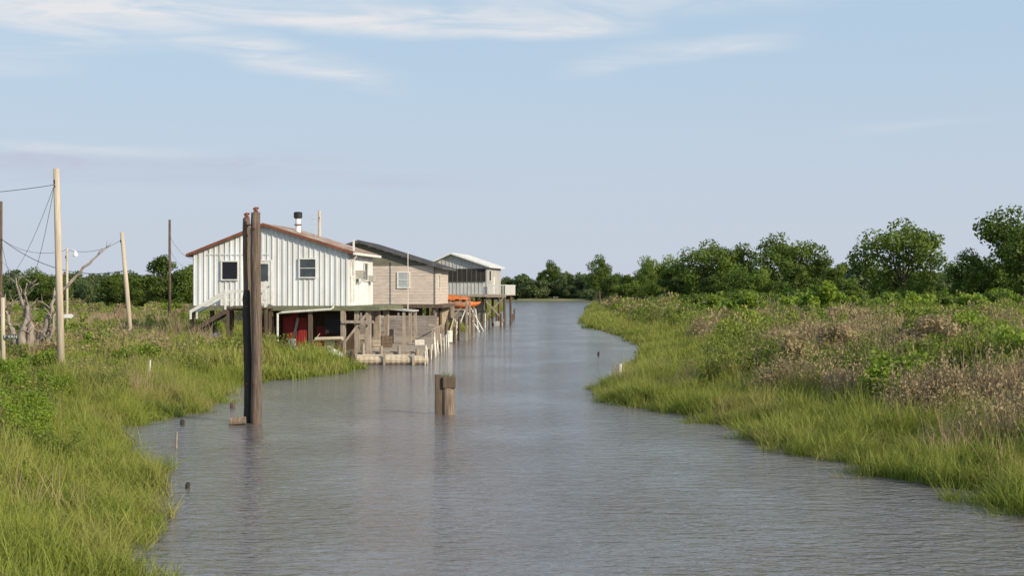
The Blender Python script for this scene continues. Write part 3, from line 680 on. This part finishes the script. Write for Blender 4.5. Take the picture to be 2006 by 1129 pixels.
for (x, y, h) in [(-8.75, 77.2, .75), (-9.2, 74.6, .3), (-8.9, 73.6, .4), (-9.6, 73.2, .3), (-9.1, 72.6, .25), (-9.5, 71.8, .2), (-8.6, 75.6, .35), (-8.3, 74.4, .25)]:
    mb = MB(); mb.tube([(x, y, -.8), (x + .02, y, h - .05), (x + .03, y, h)], [.15, .14, .08], 8, jit=.08)
    tag(mb.finish('piling_stub', 'wood_dark'), 'dark rotten piling stub at the water edge', 'piling', 'rotten stubs at the water edge')
random.seed(11)
for i in range(13):
    y = 77.2 + i * 2.0; x = -4.80 + .02 * i + random.uniform(-.12, .12); h = random.uniform(.6, 1.45)
    mb = MB(); lx = random.uniform(-.2, .12); ly = random.uniform(-.1, .1)
    mb.tube([(x, y, -.8), (x + lx, y + ly, h)], .036, 8)
    tag(mb.finish('mooring_pole', 'pvc', None, True), 'slim white plastic pole standing in water beside dock', 'pole', 'white poles along the dock')
for p, q in [((-4.9, 118, -.4), (-4.6, 118, 1.5)), ((-4.4, 122, -.4), (-4.9, 121, 1.6)), ((-4.1, 126, -.4), (-4.0, 126, 1.0)), ((-4.6, 140, 2.2), (-3.2, 139, .0)), ((-4.2, 144, 2.3), (-2.9, 143, 0)), ((-5.2, 130, 0), (-4.3, 130, 2.4)), ((-3.6, 150, -.2), (-3.9, 150, 2.2)), ((-3.0, 158, -.2), (-3.0, 158, 1.6))]:
    mb = MB(); mb.tube([p, q], .065, 6); tag(mb.finish('mooring_pole', 'pvc'), 'white pole leaning over water beside the camps', 'pole', 'leaning poles in the water')
for p, h in [((-4.6, 112), 1.2), ((-4.4, 116), 1.8), ((-3.9, 134), 1.6), ((-3.2, 152), 1.7), ((-1.9, 170), 1.6), ((-.9, 176), 1.3), ((.3, 205), 1.5), ((.0, 190), 1.0), ((-1.3, 160), 1.5), ((-2.4, 148), 1.2)]:
    mb = MB(); mb.tube([(p[0], p[1], -.9), (p[0] + .05, p[1], h)], [.13, .12], 8, jit=.04); tag(mb.finish('mooring_piling', 'wood_dark'), 'dark wooden mooring piling standing in the bayou', 'piling', 'mooring pilings in the bayou')
aw = thing('boat_shelter', 'small open shelter with rusty tin roof on wooden posts', 'shelter', (-8.9, 90, 0), -.05)
mb = MB(); mb.prism([(-.6, 3.0), (2.6, 2.72), (2.6, 2.78), (-.6, 3.06)], -.2, 3.0)
for i in range(16): mb.beam((-.6, -.15 + i * .2, 3.075), (2.6, -.15 + i * .2, 2.795), .05, .03)
mb.finish('roof', 'grey_metal', aw)
for x, y in ((-.4, 0), (2.0, 0), (2.4, 0), (-.4, 2.8), (2.4, 2.8)):
    mb = MB(); mb.box(x - .09, x + .09, y - .09, y + .09, -.6, 2.97 - .0875 * (x + .6)); mb.finish('post', 'wood_grey', aw)
# orange canopy
cn = thing('canopy', 'orange tarp canopy on timber frame beside water', 'canopy', (-5.0, 115.5, 0), -.05)
mb = MB(); mb.prism([(-1.6, 3.9), (-.9, 3.78), (.2, 3.62), (.9, 3.55), (1.4, 3.42), (1.4, 3.46), (.9, 3.60), (.2, 3.68), (-.9, 3.83), (-1.6, 3.95)], -.5, 3.2)
mb._add([(-1.6, -.51, 3.9), (-.9, -.56, 3.8), (.2, -.54, 3.64), (1.4, -.5, 3.44), (1.4, -.58, 3.34), (.6, -.62, 3.42), (.1, -.6, 3.3), (-.6, -.66, 3.55), (-1.0, -.62, 3.2), (-1.6, -.6, 3.35)],
        [(0, 1, 8, 9), (1, 7, 8), (1, 2, 6, 7), (2, 5, 6), (2, 3, 4, 5)])
mb.finish('tarp', 'orange', cn)
for x, y in ((-1.4, -.2), (.2, -.2), (1.3, -.2), (-1.4, 2.9), (1.3, 2.9)):
    mb = MB(); mb.box(x - .08, x + .08, y - .08, y + .08, -.8, 3.3); mb.finish('post', 'wood_grey', cn)
one_beam('brace', 'wood_grey', cn, (-1.5, -.4, .5), (-.2, -.4, 3.1), .1, .16); one_beam('brace', 'wood_grey', cn, (-.8, -.55, .3), (-.3, -.5, 3.0), .08, .12); one_beam('crossbeam', 'wood_grey', cn, (-1.5, -.33, 3.1), (1.4, -.33, 3.0), .06, .18)
for i, (p, q) in enumerate([((-5.9, 113, .2), (-5.1, 113.4, 3.0)), ((-6.0, 112.4, .4), (-5.4, 112.4, 2.7)), ((-5.5, 111.6, .1), (-5.6, 112, 2.4)), ((-5.2, 111, .1), (-4.7, 111.4, 1.9)), ((-6.1, 111, .2), (-5.9, 111, 2.0))]):
    mb = MB(); mb.beam(p, q, .3, .08); tag(mb.finish('board', 'log_tan'), 'rough timber board leaning by the water', 'board', 'boards leaning by the water')
def kayak(x, y, z, m, rot, lab):
    e = thing('kayak', lab, 'kayak', (x, y, z), rot); mb = MB(); n = 12; pts = []; rs = []
    for i in range(n + 1):
        t = i / n * 2 - 1; pts.append((t * 1.5, 0, .22 * t ** 4)); rs.append(.03 + .27 * (1 - abs(t) ** 2.4))
    mb.tube(pts, rs, 12); mb.finish('hull', m, e, True)
    mb = MB(); mb.tube([(0, 0, .22), (0, 0, .31)], [.24, .26], 12); mb.finish('cockpit_rim', 'black_metal', e)
kayak(-4.2, 122, 2.9, 'orange', .1, 'orange plastic kayak stored on a rack over water')
mb = MB()
for x in (-5.2, -3.3): mb.box(x - .06, x + .06, 121.9, 122.02, -.6, 2.6); mb.box(x - .06, x + .06, 121.5, 122.5, 2.6, 2.68)
mb.box(-5.2, -3.3, 121.93, 121.99, 2.4, 2.5)
tag(mb.finish('boat_rack', 'wood_grey'), 'wooden boat rack standing at the water edge', 'rack')
def drum(x, y, z, m, lab, r_=.29, h=.88):
    e = thing('barrel', lab, 'barrel', (x, y, z))
    mb = MB(); mb.tube([(0, 0, 0), (0, 0, .02), (0, 0, h * .33), (0, 0, h * .35), (0, 0, h * .37), (0, 0, h * .65), (0, 0, h * .67), (0, 0, h * .69), (0, 0, h)], [r_ * .95, r_, r_, r_ * 1.05, r_, r_, r_ * 1.05, r_, r_], 16); mb.finish('body', m, e)
    mb = MB(); mb.tube([(0, 0, h + .002), (0, 0, h + .02)], r_ * .93, 16); mb.tube([(r_ * .5, 0, h + .02), (r_ * .5, 0, h + .05)], .04, 8); mb.finish('lid', m, e)
drum(-16.6, 78.0, .8, 'blue', 'blue plastic barrel standing beside wooden stairs')
drum(-10.3, 79.2, .45, 'pvc', 'off white plastic barrel under the stilt house')
drum(-15.4, 78.6, .5, 'red_tin', 'faded red barrel standing beside wooden stairs')
drum(-4.9, 109, .1, 'pvc', 'off white barrel at the water edge')
drum(-7.9, 91, .68, 'wood_fence', 'grey brown barrel standing on dock')
def crate(x, y, z, m, lab, w=.6, d=.4, h=.35, rot=0):
    e = thing('crate', lab, 'crate', (x, y, z), rot, 'crates under the house'); mb = MB()
    for k in range(3):
        zz = k * h / 3; mb.box(-w / 2, w / 2, -d / 2, -d / 2 + .02, zz, zz + h / 3 - .03); mb.box(-w / 2, w / 2, d / 2 - .02, d / 2, zz, zz + h / 3 - .03)
        mb.box(-w / 2, -w / 2 + .02, -d / 2 + .021, d / 2 - .021, zz, zz + h / 3 - .03); mb.box(w / 2 - .02, w / 2, -d / 2 + .021, d / 2 - .021, zz, zz + h / 3 - .03)
    mb.finish('slats', m, e); mb = MB(); mb.box(-w / 2 + .022, w / 2 - .022, -d / 2 + .022, d / 2 - .022, .01, .03); mb.finish('base', m, e)
crate(-11.0, 78.9, .45, 'pvc', 'white plastic crate on ground under the house', .8, .5, .5)
crate(-11.8, 78.8, .45, 'wood_grey', 'grey wooden crate on ground under the house', .7, .5, .45, .3)
crate(-10.9, 78.9, .96, 'red_tin', 'red crate stacked on a white crate', .5, .4, .3, .2)
crate(-12.6, 78.9, .45, 'pvc', 'white plastic crate on ground under the house', .6, .5, .6, -.2)
crate(-7.9, 80.5, .68, 'wood_grey', 'grey wooden crate standing on dock', .8, .6, .6, .1)
crate(-7.6, 84.5, .68, 'wood_dark', 'dark wooden crate standing on dock', .7, .6, .7, .4)
crate(-5.8, 88, .68, 'pvc', 'white plastic crate standing on dock', .6, .4, .35, .2)
def tarp_heap(x, y, z, m, lab, s):
    r = random.Random(int(x * 100)); mb = MB(); n = 14; V = []; F = []
    for j in range(6):
        for i in range(n):
            a = 6.283 * i / n; rr = s * (1 - (j / 5) ** 1.6) * (1 + r.uniform(-.18, .18)); V.append((x + rr * math.cos(a), y + rr * .7 * math.sin(a), z + s * .75 * (j / 5) * (1 + r.uniform(-.12, .12))))
    for j in range(5):
        for i in range(n): F.append((j * n + i, j * n + (i + 1) % n, (j + 1) * n + (i + 1) % n, (j + 1) * n + i))
    mb._add(V, F); tag(mb.finish('tarp_heap', m), lab, 'tarp')
tarp_heap(-10.0, 77.9, .35, 'tarp_grey', 'crumpled pale grey tarp over goods by the house', .75)
tarp_heap(-13.6, 78.6, .45, 'wood_dark', 'dark tarp covered heap beside the stilts', .6)
tarp_heap(-11.4, 77.6, .4, 'tarp_grey', 'crumpled pale grey tarp over goods by the house', .4)
ch = thing('plastic_chair', 'white plastic garden chair standing under the house', 'chair', (-12.0, 77.8, .45), 2.6)
mb = MB(); mb.box(-.25, .25, -.22, .24, .4, .44); mb.finish('seat', 'pvc', ch, bevel=.01)
mb = MB()
for i in range(5): mb.box(-.24 + i * .1, -.17 + i * .1, .25, .28, .46, .885)
mb.box(-.25, .25, .25, .285, .881, .95); mb.finish('backrest', 'pvc', ch)
for x in (-.22, .22):
    for y in (-.19, .22):
        mb = MB(); mb.tube([(x * 1.1, y * 1.1, 0), (x, y, .4)], .02, 6); mb.finish('leg', 'pvc', ch)
for k in range(4):
    mb = MB(); mb.tube([(-11.0, 78.6 + k * .24, 1.35 - (k % 2) * .05), (-9.5, 78.5 + k * .24, 1.4 - (k % 2) * .05)], .1, 10, jit=.04)
    tag(mb.finish('log', 'log_tan'), 'tan round timber stacked under the house', 'log', 'timbers stacked under the house')
mb = MB()
for x in (-10.9, -9.6): mb.beam((x, 78.5, .3), (x, 78.5, 1.13), .1, .1); mb.beam((x, 79.4, .3), (x, 79.4, 1.13), .1, .1); mb.box(x - .05, x + .05, 78.4, 79.5, 1.14, 1.22)
tag(mb.finish('timber_rack', 'wood_dark'), 'low wooden rack holding round timbers', 'rack')
bt = thing('skiff', 'small grey open skiff moored below the far camp', 'boat', (-1.4, 168, 0), -.1)
mb = MB(); prof = [(-.55, .45), (-.42, -.1), (.42, -.1), (.55, .45), (.5, .45), (.38, .0), (-.38, .0), (-.5, .45)]
mb.prism(prof, -1.8, 1.8); mb.box(-.54, .54, -1.85, -1.801, -.08, .45); mb.prism([(-.5, .44), (-.2, .1), (.2, .1), (.5, .44)], 1.801, 2.3); mb.finish('hull', 'grey_metal', bt)
mb = MB(); mb.box(-.45, .45, -.2, .1, .25, .3); mb.finish('seat', 'wood_grey', bt)

# ------------------------------------------------------------------ tall pilings
random.seed(21)
def piling(name, x, y, z0, z1, r_, m, lean=(0, 0), label='', cap=True, group='tall pilings in the bayou'):
    e = thing(name, label, 'piling', (x, y, 0), 0, group); mb = MB()
    pts = []; rs = []; nseg = 22
    ang = [random.uniform(-.07, .07) for _ in range(18)]
    for i in range(nseg + 1):
        t = i / nseg; pts.append((lean[0] * t + .02 * math.sin(t * 7 + x) + random.uniform(-.006, .006), lean[1] * t, z0 + (z1 - z0) * t)); rs.append(r_ * (1.06 - .14 * t) * random.uniform(.96, 1.04) * (1 if i < nseg else .88))
    mb.tube(pts, rs, 18, jit=.03)
    for i in range(nseg + 1):
        for k in range(18):
            vx, vy, vz = mb.v[i * 18 + k]; px, py = pts[i][0], pts[i][1]; f_ = 1 + ang[k]; mb.v[i * 18 + k] = (px + (vx - px) * f_, py + (vy - py) * f_, vz + (random.uniform(-.05, .02) if i == nseg else 0))
    mb.finish('post', m, e, True)
    if cap:
        tx, ty = lean
        mb = MB(); mb.box(tx - .07, tx + .06, ty - .06, ty + .06, z1 - .03, z1 + .05); mb.tube([(tx, ty, z1 + .05), (tx - .01, ty, z1 + .1), (tx - .02, ty, z1 + .16)], [.045, .06, .035], 7, jit=.15); mb.tube([(tx - .09, ty, z1 + .1), (tx + .08, ty, z1 + .13)], .032, 7)
        mb.finish('cap_fitting', 'rust', e)
    for zb in (z1 - .5, 1.2):
        mb = MB(); mb.tube([(lean[0] * (zb - z0) / (z1 - z0), -r_ * 1.2, zb), (lean[0] * (zb - z0) / (z1 - z0), r_ * 1.2, zb)], .03, 6); mb.finish('bolt', 'rust', e)
piling('tall_piling', -7.77, 42.7, -1.5, 6.42, .165, 'wood_pile', (-.0, 0), 'tall round brown timber piling standing in the bayou')
piling('tall_piling', -8.10, 43.25, -1.5, 6.28, .12, 'wood_pile', (-.05, 0), 'tall slimmer dark piling beside a thicker one')
piling('tall_piling', -8.05, 42.9, -1.5, 4.05, .125, 'wood_black', (-.02, 0), 'shorter blackened piling against taller pilings', cap=False)
mb = MB(); mb.tube([(-8.14, 43.2, 6.05), (-7.77, 42.75, 6.05)], .025, 6)
tag(mb.finish('tie_rod', 'rust'), 'rusty tie rod joining the tall pilings', 'tie rod')
mb = MB(); mb.tube([(-8.5, 42.25, .1), (-8.0, 42.3, .12)], .12, 10, jit=.08); mb.box(-8.4, -8.05, 42.2, 42.42, -.3, .0)
tag(mb.finish('timber_block', 'wood_stump'), 'short brown timber block at foot of pilings', 'timber')
st = thing('piling_stub', 'pair of cut pilings topped by a square timber block', 'piling', (-2.2, 45.8, 0), .1)
mb = MB(); mb.tube([(.12, 0, -1.3), (.12, 0, 0), (.125, 0, .3), (.12, 0, .6), (.13, 0, .9)], [.225, .22, .215, .215, .205], 16, jit=.06); mb.finish('post', 'wood_stump', st, True)
mb = MB(); mb.box(-.31, -.075, -.12, .14, -1.3, 1.30); mb.finish('post', 'wood_dark', st, bevel=.02)
mb = MB(); mb.box(-.073, .36, -.22, .2, .86, 1.24); mb.finish('cap_block', 'wood_dark', st, bevel=.03)
mb = MB(); random.seed(4)
for i in range(26):
    x = random.uniform(-.04, .3); a = random.uniform(-.1, .1); h = random.uniform(.05, .26)
    mb._add([(x, .0, 1.2), (x + .018, .0, 1.2), (x + a, random.uniform(-.1, .1), 1.22 + h)], [(0, 1, 2)])
mb.finish('grass_tuft', 'grass', st)
for (x, y, h, r_, m, lab) in [(4.9, 64.0, .72, .09, 'pvc', 'short pale stake at the grassy water edge'), (6.6, 60.5, .95, .07, 'wood_grey', 'grey wooden stake in marsh grass'), (-10.9, 46.5, .22, .08, 'wood_dark', 'low dark stump showing above water'),
                              (-6.6, 28.6, .12, .05, 'wood_black', 'low dark stump showing above water'), (-9.9, 42.2, .16, .07, 'wood_black', 'low dark stump showing above water'), (-9.6, 48.3, .2, .1, 'wood_dark', 'low dark stump showing above water'),
                              (5.4, 88, .25, .07, 'wood_black', 'low dark stump showing above water'), (14.6, 163, 1.9, .1, 'wood_grey', 'grey wooden stake in marsh grass'), (17.5, 152, 1.9, .09, 'wood_grey', 'grey wooden stake in marsh grass'),
                              (-8.6, 36.0, .4, .03, 'wood_grey', 'thin grey stick at the water edge'), (-14.3, 55.5, 1.3, .04, 'pvc', 'thin white stake in marsh grass')]:
    mb = MB(); mb.tube([(x, y, -.6), (x + .01, y, h * .6), (x + .03, y, h)], [r_, r_, r_ * .75], 7, jit=.08); tag(mb.finish('stake', m), lab, 'stake', 'stakes and stumps by the bank')

# ------------------------------------------------------------------ utility poles
def upole(x, y, z0, z1, r_, lean, m, label, cross=False):
    e = thing('utility_pole', label, 'utility pole', (x, y, 0), 0, 'utility poles by the camps'); mb = MB()
    mb.tube([(0, 0, z0 - .5), (lean * .5, 0, (z0 + z1) / 2), (lean, 0, z1)], [r_ * 1.15, r_, r_ * .85], 12); mb.finish('post', m, e, True)
    mb = MB(); mb.tube([(lean, -.22, z1 - .6), (lean + .02, -.3, z1 - .6), (lean + .02, -.3, z1 - .45)], .03, 6); mb.tube([(lean, -r_ - .02, z1 - .7), (lean, r_ + .02, z1 - .7)], .02, 6); mb.finish('bracket', 'black_metal', e)
    return e
upole(-17.28, 54, .5, 8.74, .135, -.22, 'pole_tan', 'tall pale wooden utility pole standing in marsh grass')
upole(-21.85, 81, .5, 7.44, .13, -.62, 'pole_tan', 'pale wooden utility pole leaning slightly over field')
upole(-36.5, 150, .5, 11.7, .15, 0, 'wood_dark', 'dark tall utility pole beside small round tree')
pd = upole(-25.3, 80, .5, 6.5, .075, 0, 'pole_tan', 'thin pole carrying a small yard lamp')
mb = MB(); mb.tube([(0, -.05, 6.25), (.3, -.1, 6.4), (.55, -.1, 6.3)], .025, 6); mb.tube([(.5, -.1, 6.32), (.5, -.1, 6.25), (.5, -.1, 6.08), (.5, -.1, 6.0)], [.06, .09, .15, .13], 10); mb.finish('yard_lamp', 'white_paint', pd)
upole(-32.75, 90, .5, 9.8, .12, .05, 'wood_dark', 'dark utility pole at the field edge')
upole(-13.0, 95, .5, 9.5, .12, 0, 'pole_tan', 'wooden utility pole rising behind the tin roof')
fp = thing('fence_post', 'pale wooden post carrying a small dark sign', 'post', (-19.55, 54, 0)); mb = MB()
mb.tube([(0.05, 0, 0), (0, 0, 3.78)], [.085, .075], 10); mb.finish('post', 'pole_tan', fp, True)
def sign(x, y, z, w, h, board, txt, lab, tm):
    e = thing('sign', lab, 'sign', (x, y, z)); mb = MB(); mb.box(-w / 2, w / 2, 0, .025, -h / 2, h / 2); mb.finish('board', board, e)
    cu = bpy.data.curves.new('lettering', 'FONT'); cu.body = txt; cu.align_x = 'CENTER'; cu.align_y = 'CENTER'; cu.size = h * .95
    to = bpy.data.objects.new('tmp', cu); COL.objects.link(to); bpy.context.view_layer.update()
    me = bpy.data.meshes.new_from_object(to.evaluated_get(bpy.context.evaluated_depsgraph_get())); bpy.data.objects.remove(to)
    me.materials.clear(); me.materials.append(M[tm]); o = bpy.data.objects.new('lettering', me); COL.objects.link(o); o.parent = e
    o.location = (0, -.005, 0); o.rotation_euler = (math.pi / 2, 0, 0)
sign(-19.2, 53.88, 2.28, .46, .19, 'sign_green', 'P VAN', 'small dark sign with white letters on post', 'white_paint')
mb = MB(); mb.prism([(-.3, -.1), (.2, -.12), (.32, 0), (.2, .12), (-.3, .1)], -.14, -.11)
e = thing('sign', 'small blank white arrow shaped sign on thin pole', 'sign', (-25.2, 80, 2.62)); mb.finish('board', 'white_paint', e)

def wire(p, q, sag, r_=.011):
    p = Vector(p); q = Vector(q); pts = []
    for i in range(15):
        t = i / 14; c = p.lerp(q, t); c.z -= sag * 4 * t * (1 - t); pts.append(c)
    mb = MB(); mb.tube(pts, r_, 4); tag(mb.finish('power_line', 'wire'), 'thin black sagging power line between utility poles', 'power line', 'power lines')
A = (-17.5, 53.8, 8.1); B = (-22.45, 80.9, 7.0); C = (-36.5, 150, 10.0); D = (-25.3, 80, 6.4); E = (-32.7, 90, 7.4)
wire(A, (-25, 50, 7.6), .3); wire(A, (-32.7, 90, 4.5), .8, .009); wire(A, (-19.9, 58, 4.1), .4, .009)
wire(E, D, .5); wire(E, (-22.4, 81, 5.2), .9, .02); wire(D, B, .35); wire((-22.4, 81, 5.1), (-18.4, 82, 5.1), .2, .016); wire(C, (-18, 84, 6.1), 1.0, .016); wire((-36.5, 150, 8.5), (-18, 84, 5.6), 1.0, .014)
wire(E, (-23.0, 65, 4.2), .3); wire((-32.7, 90, 6.0), (-25.3, 80, 3.5), .4)

# ------------------------------------------------------------------ dead tree
random.seed(31)
dt = thing('dead_tree', 'bare grey gnarled dead tree with twisted limbs', 'tree', (0, 0, 0)); mb = MB()
Yd = 65
def limb(pts, rs, twigs=3):
    P = [Vector((x, Yd + dy, z)) for x, z, dy in pts]; Q = []; RR = []
    for i in range(len(P) - 1):
        for k in range(4):
            t = k / 4; Q.append(P[i].lerp(P[i + 1], t) + Vector((random.uniform(-.07, .07), random.uniform(-.05, .05), random.uniform(-.04, .04)))); RR.append(rs[i] * (1 - t) + rs[i + 1] * t)
    Q.append(P[-1]); RR.append(rs[-1]); mb.tube(Q, RR, 8, jit=.18)
    for _ in range(twigs):
        i = random.randrange(len(Q) // 3, len(Q)); q = Q[i]; d = Vector((random.uniform(-.8, .8), random.uniform(-.5, .5), random.uniform(.1, .9))); m1 = q + d * .5 + Vector((random.uniform(-.1, .1), 0, .1))
        e_ = q + d * random.uniform(.8, 1.3); mb.tube([q, m1, e_], [min(.045, RR[i] * .5), .024, .008], 5)
        for _k in range(2): mb.tube([m1, m1 + Vector((random.uniform(-.4, .4), random.uniform(-.2, .2), random.uniform(.0, .45)))], [.017, .006], 4)
limb([(-22.25, .3, 0), (-22.35, 1.3, 0), (-22.2, 2.4, 0), (-22.75, 3.4, .2), (-23.0, 4.7, .2)], [.34, .27, .18, .09, .02], 10)
limb([(-22.0, .3, .2), (-21.95, 1.2, .1), (-21.6, 2.2, 0), (-21.2, 3.2, -.2), (-21.05, 4.2, -.2)], [.32, .24, .17, .11, .03], 8)
limb([(-21.1, 3.7, -.2), (-20.3, 4.5, -.2), (-19.5, 5.3, -.2), (-18.8, 6.0, -.2)], [.08, .075, .06, .02], 1)
limb([(-22.2, .5, -.2), (-22.6, 1.6, -.2), (-22.35, 2.9, -.3), (-22.3, 4.4, -.3)], [.28, .2, .1, .02], 10)
limb([(-21.8, .3, -.2), (-21.5, 1.3, -.2), (-21.1, 2.2, -.3), (-21.0, 3.0, -.3)], [.24, .18, .09, .02], 8)
limb([(-22.4, .4, -.1), (-22.9, 1.6, -.2), (-23.2, 2.9, -.3), (-23.3, 3.9, -.3)], [.22, .14, .07, .015], 8)
mb.finish('trunk', 'deadwood', dt, True)
mb = MB(); random.seed(8)
for i in range(9):
    a = random.uniform(-1.2, 1.2); mb.tube([(0, 0, 0), (a * .6, random.uniform(-.3, .3), 1.6), (a * 1.5, random.uniform(-.5, .5), random.uniform(2.4, 3.6))], [.09, .06, .02], 5)
o = mb.finish('dead_shrub', 'deadwood', loc=(26.5, 140, .4)); tag(o, 'bare grey dead shrub in front of dark trees', 'shrub')

# ------------------------------------------------------------------ light, sky, camera
EL = 25
SV = Vector((.80, -.60, 0)).normalized() * math.cos(math.radians(EL)) + Vector((0, 0, math.sin(math.radians(EL))))
sd = bpy.data.lights.new('sun', 'SUN'); sd.energy = 5.0; sd.angle = math.radians(.5); sd.color = (1, .87, .66)
so = bpy.data.objects.new('sun', sd); COL.objects.link(so); so.rotation_euler = SV.to_track_quat('Z', 'Y').to_euler()
w = bpy.data.worlds.new('World'); scene.world = w; w.use_nodes = True
N = w.node_tree.nodes; L = w.node_tree.links; bg = N['Background']; bg.inputs[1].default_value = .12
sky = N.new('ShaderNodeTexSky'); sky.sky_type = 'NISHITA'; sky.sun_disc = False
sky.sun_elevation = math.radians(EL); sky.sun_rotation = math.atan2(.8, -.6); sky.air_density = 1.0; sky.dust_density = 1.2; sky.ozone_density = 1.5
tc = N.new('ShaderNodeTexCoord'); sp = N.new('ShaderNodeSeparateXYZ'); L.new(tc.outputs['Generated'], sp.inputs[0])
def m(op, a, b=None, c=None, clamp=False):
    n = N.new('ShaderNodeMath'); n.operation = op; n.use_clamp = clamp
    for i, v in enumerate((a, b, c)):
        if v is None: continue
        if isinstance(v, (int, float)): n.inputs[i].default_value = v
        else: L.new(v, n.inputs[i])
    return n.outputs[0]
az = m('ARCTAN2', sp.outputs[0], sp.outputs[1]); el = m('ARCSINE', sp.outputs[2])
cv = N.new('ShaderNodeCombineXYZ'); L.new(m('MULTIPLY', az, 5.0), cv.inputs[0]); L.new(m('MULTIPLY', el, 28.0), cv.inputs[1])
nz = N.new('ShaderNodeTexNoise'); nz.inputs['Scale'].default_value = 1.9; nz.inputs['Detail'].default_value = 8; nz.inputs['Roughness'].default_value = .62; nz.inputs['Distortion'].default_value = .8
L.new(cv.outputs[0], nz.inputs['Vector'])
nz2 = N.new('ShaderNodeTexNoise'); nz2.inputs['Scale'].default_value = .9; nz2.inputs['Detail'].default_value = 5; L.new(cv.outputs[0], nz2.inputs['Vector'])
el2 = m('ADD', el, m('MULTIPLY', m('SUBTRACT', nz2.outputs['Fac'], .5), .036))
def sm(x, a, b_):
    n = N.new('ShaderNodeMapRange'); n.interpolation_type = 'SMOOTHSTEP'; n.inputs[1].default_value = a; n.inputs[2].default_value = b_; L.new(x, n.inputs[0]); return n.outputs[0]
def streak(a0, a1, v0, v1, wd, st, fade=.06):
    line = m('MULTIPLY_ADD', m('SUBTRACT', az, a0), (v1 - v0) / (a1 - a0), v0)
    d = m('DIVIDE', m('ABSOLUTE', m('SUBTRACT', el2, line)), wd)
    band = m('SUBTRACT', 1.0, sm(d, .0, 1.0))
    e = m('MULTIPLY', sm(az, a0 - .01, a0 + fade), m('SUBTRACT', 1.0, sm(az, a1 - fade, a1 + .01)))
    t = sm(nz.outputs['Fac'], .28, .70)
    return m('MULTIPLY', m('MULTIPLY', m('MULTIPLY', band, e), st), m('MULTIPLY_ADD', t, .9, .1))
strk = [streak(-.9, .11, .196, .187, .015, 1.0), streak(-.9, -.20, .176, .178, .026, .85, .12), streak(-.28, -.07, .184, .146, .014, .75), streak(.03, .21, .158, .178, .012, .55), streak(-.9, .25, .214, .2, .014, .45, .1),
        streak(-.9, -.18, .098, .100, .007, .45, .1), streak(.2, .34, .108, .122, .006, .18), streak(-.5, -.28, .155, .154, .008, .3), streak(.5, 1.4, .2, .3, .05, .6, .2), streak(-1.6, .6, .34, .42, .05, .6, .2)]
tot = strk[0]
for s_ in strk[1:]: tot = m('ADD', tot, s_)
tot = m('MINIMUM', tot, .85)
lav = m('ADD', streak(-.9, -.08, .089, .090, .014, .65, .12), streak(-.9, .02, .077, .078, .009, .35, .12))
def mixc(f, a, col):
    n = N.new('ShaderNodeMix'); n.data_type = 'RGBA'; L.new(f, n.inputs[0]); L.new(a, n.inputs[6]); n.inputs[7].default_value = (*col, 1); return n.outputs[2]
haze = m('MULTIPLY', m('SUBTRACT', 1.0, sm(el, -.01, .22)), .88)
c0 = mixc(m('ADD', .0, .82), sky.outputs[0], (4.05, 5.4, 6.75))
c1 = mixc(haze, c0, (4.85, 5.2, 5.95))
c2 = mixc(lav, c1, (4.25, 4.3, 5.3))
c3 = mixc(tot, c2, (7.0, 6.85, 6.85))
L.new(c3, bg.inputs[0])

cd = bpy.data.cameras.new('camera'); cd.sensor_width = 36; cd.lens = 49.46; cd.clip_end = 20000; cd.clip_start = .5
co = bpy.data.objects.new('camera', cd); COL.objects.link(co); co.location = (0, 0, 4); co.rotation_euler = (math.radians(90.156), 0, 0)
scene.camera = co
scene.view_settings.view_transform = 'Standard'; scene.view_settings.look = 'None'; scene.view_settings.exposure = 0
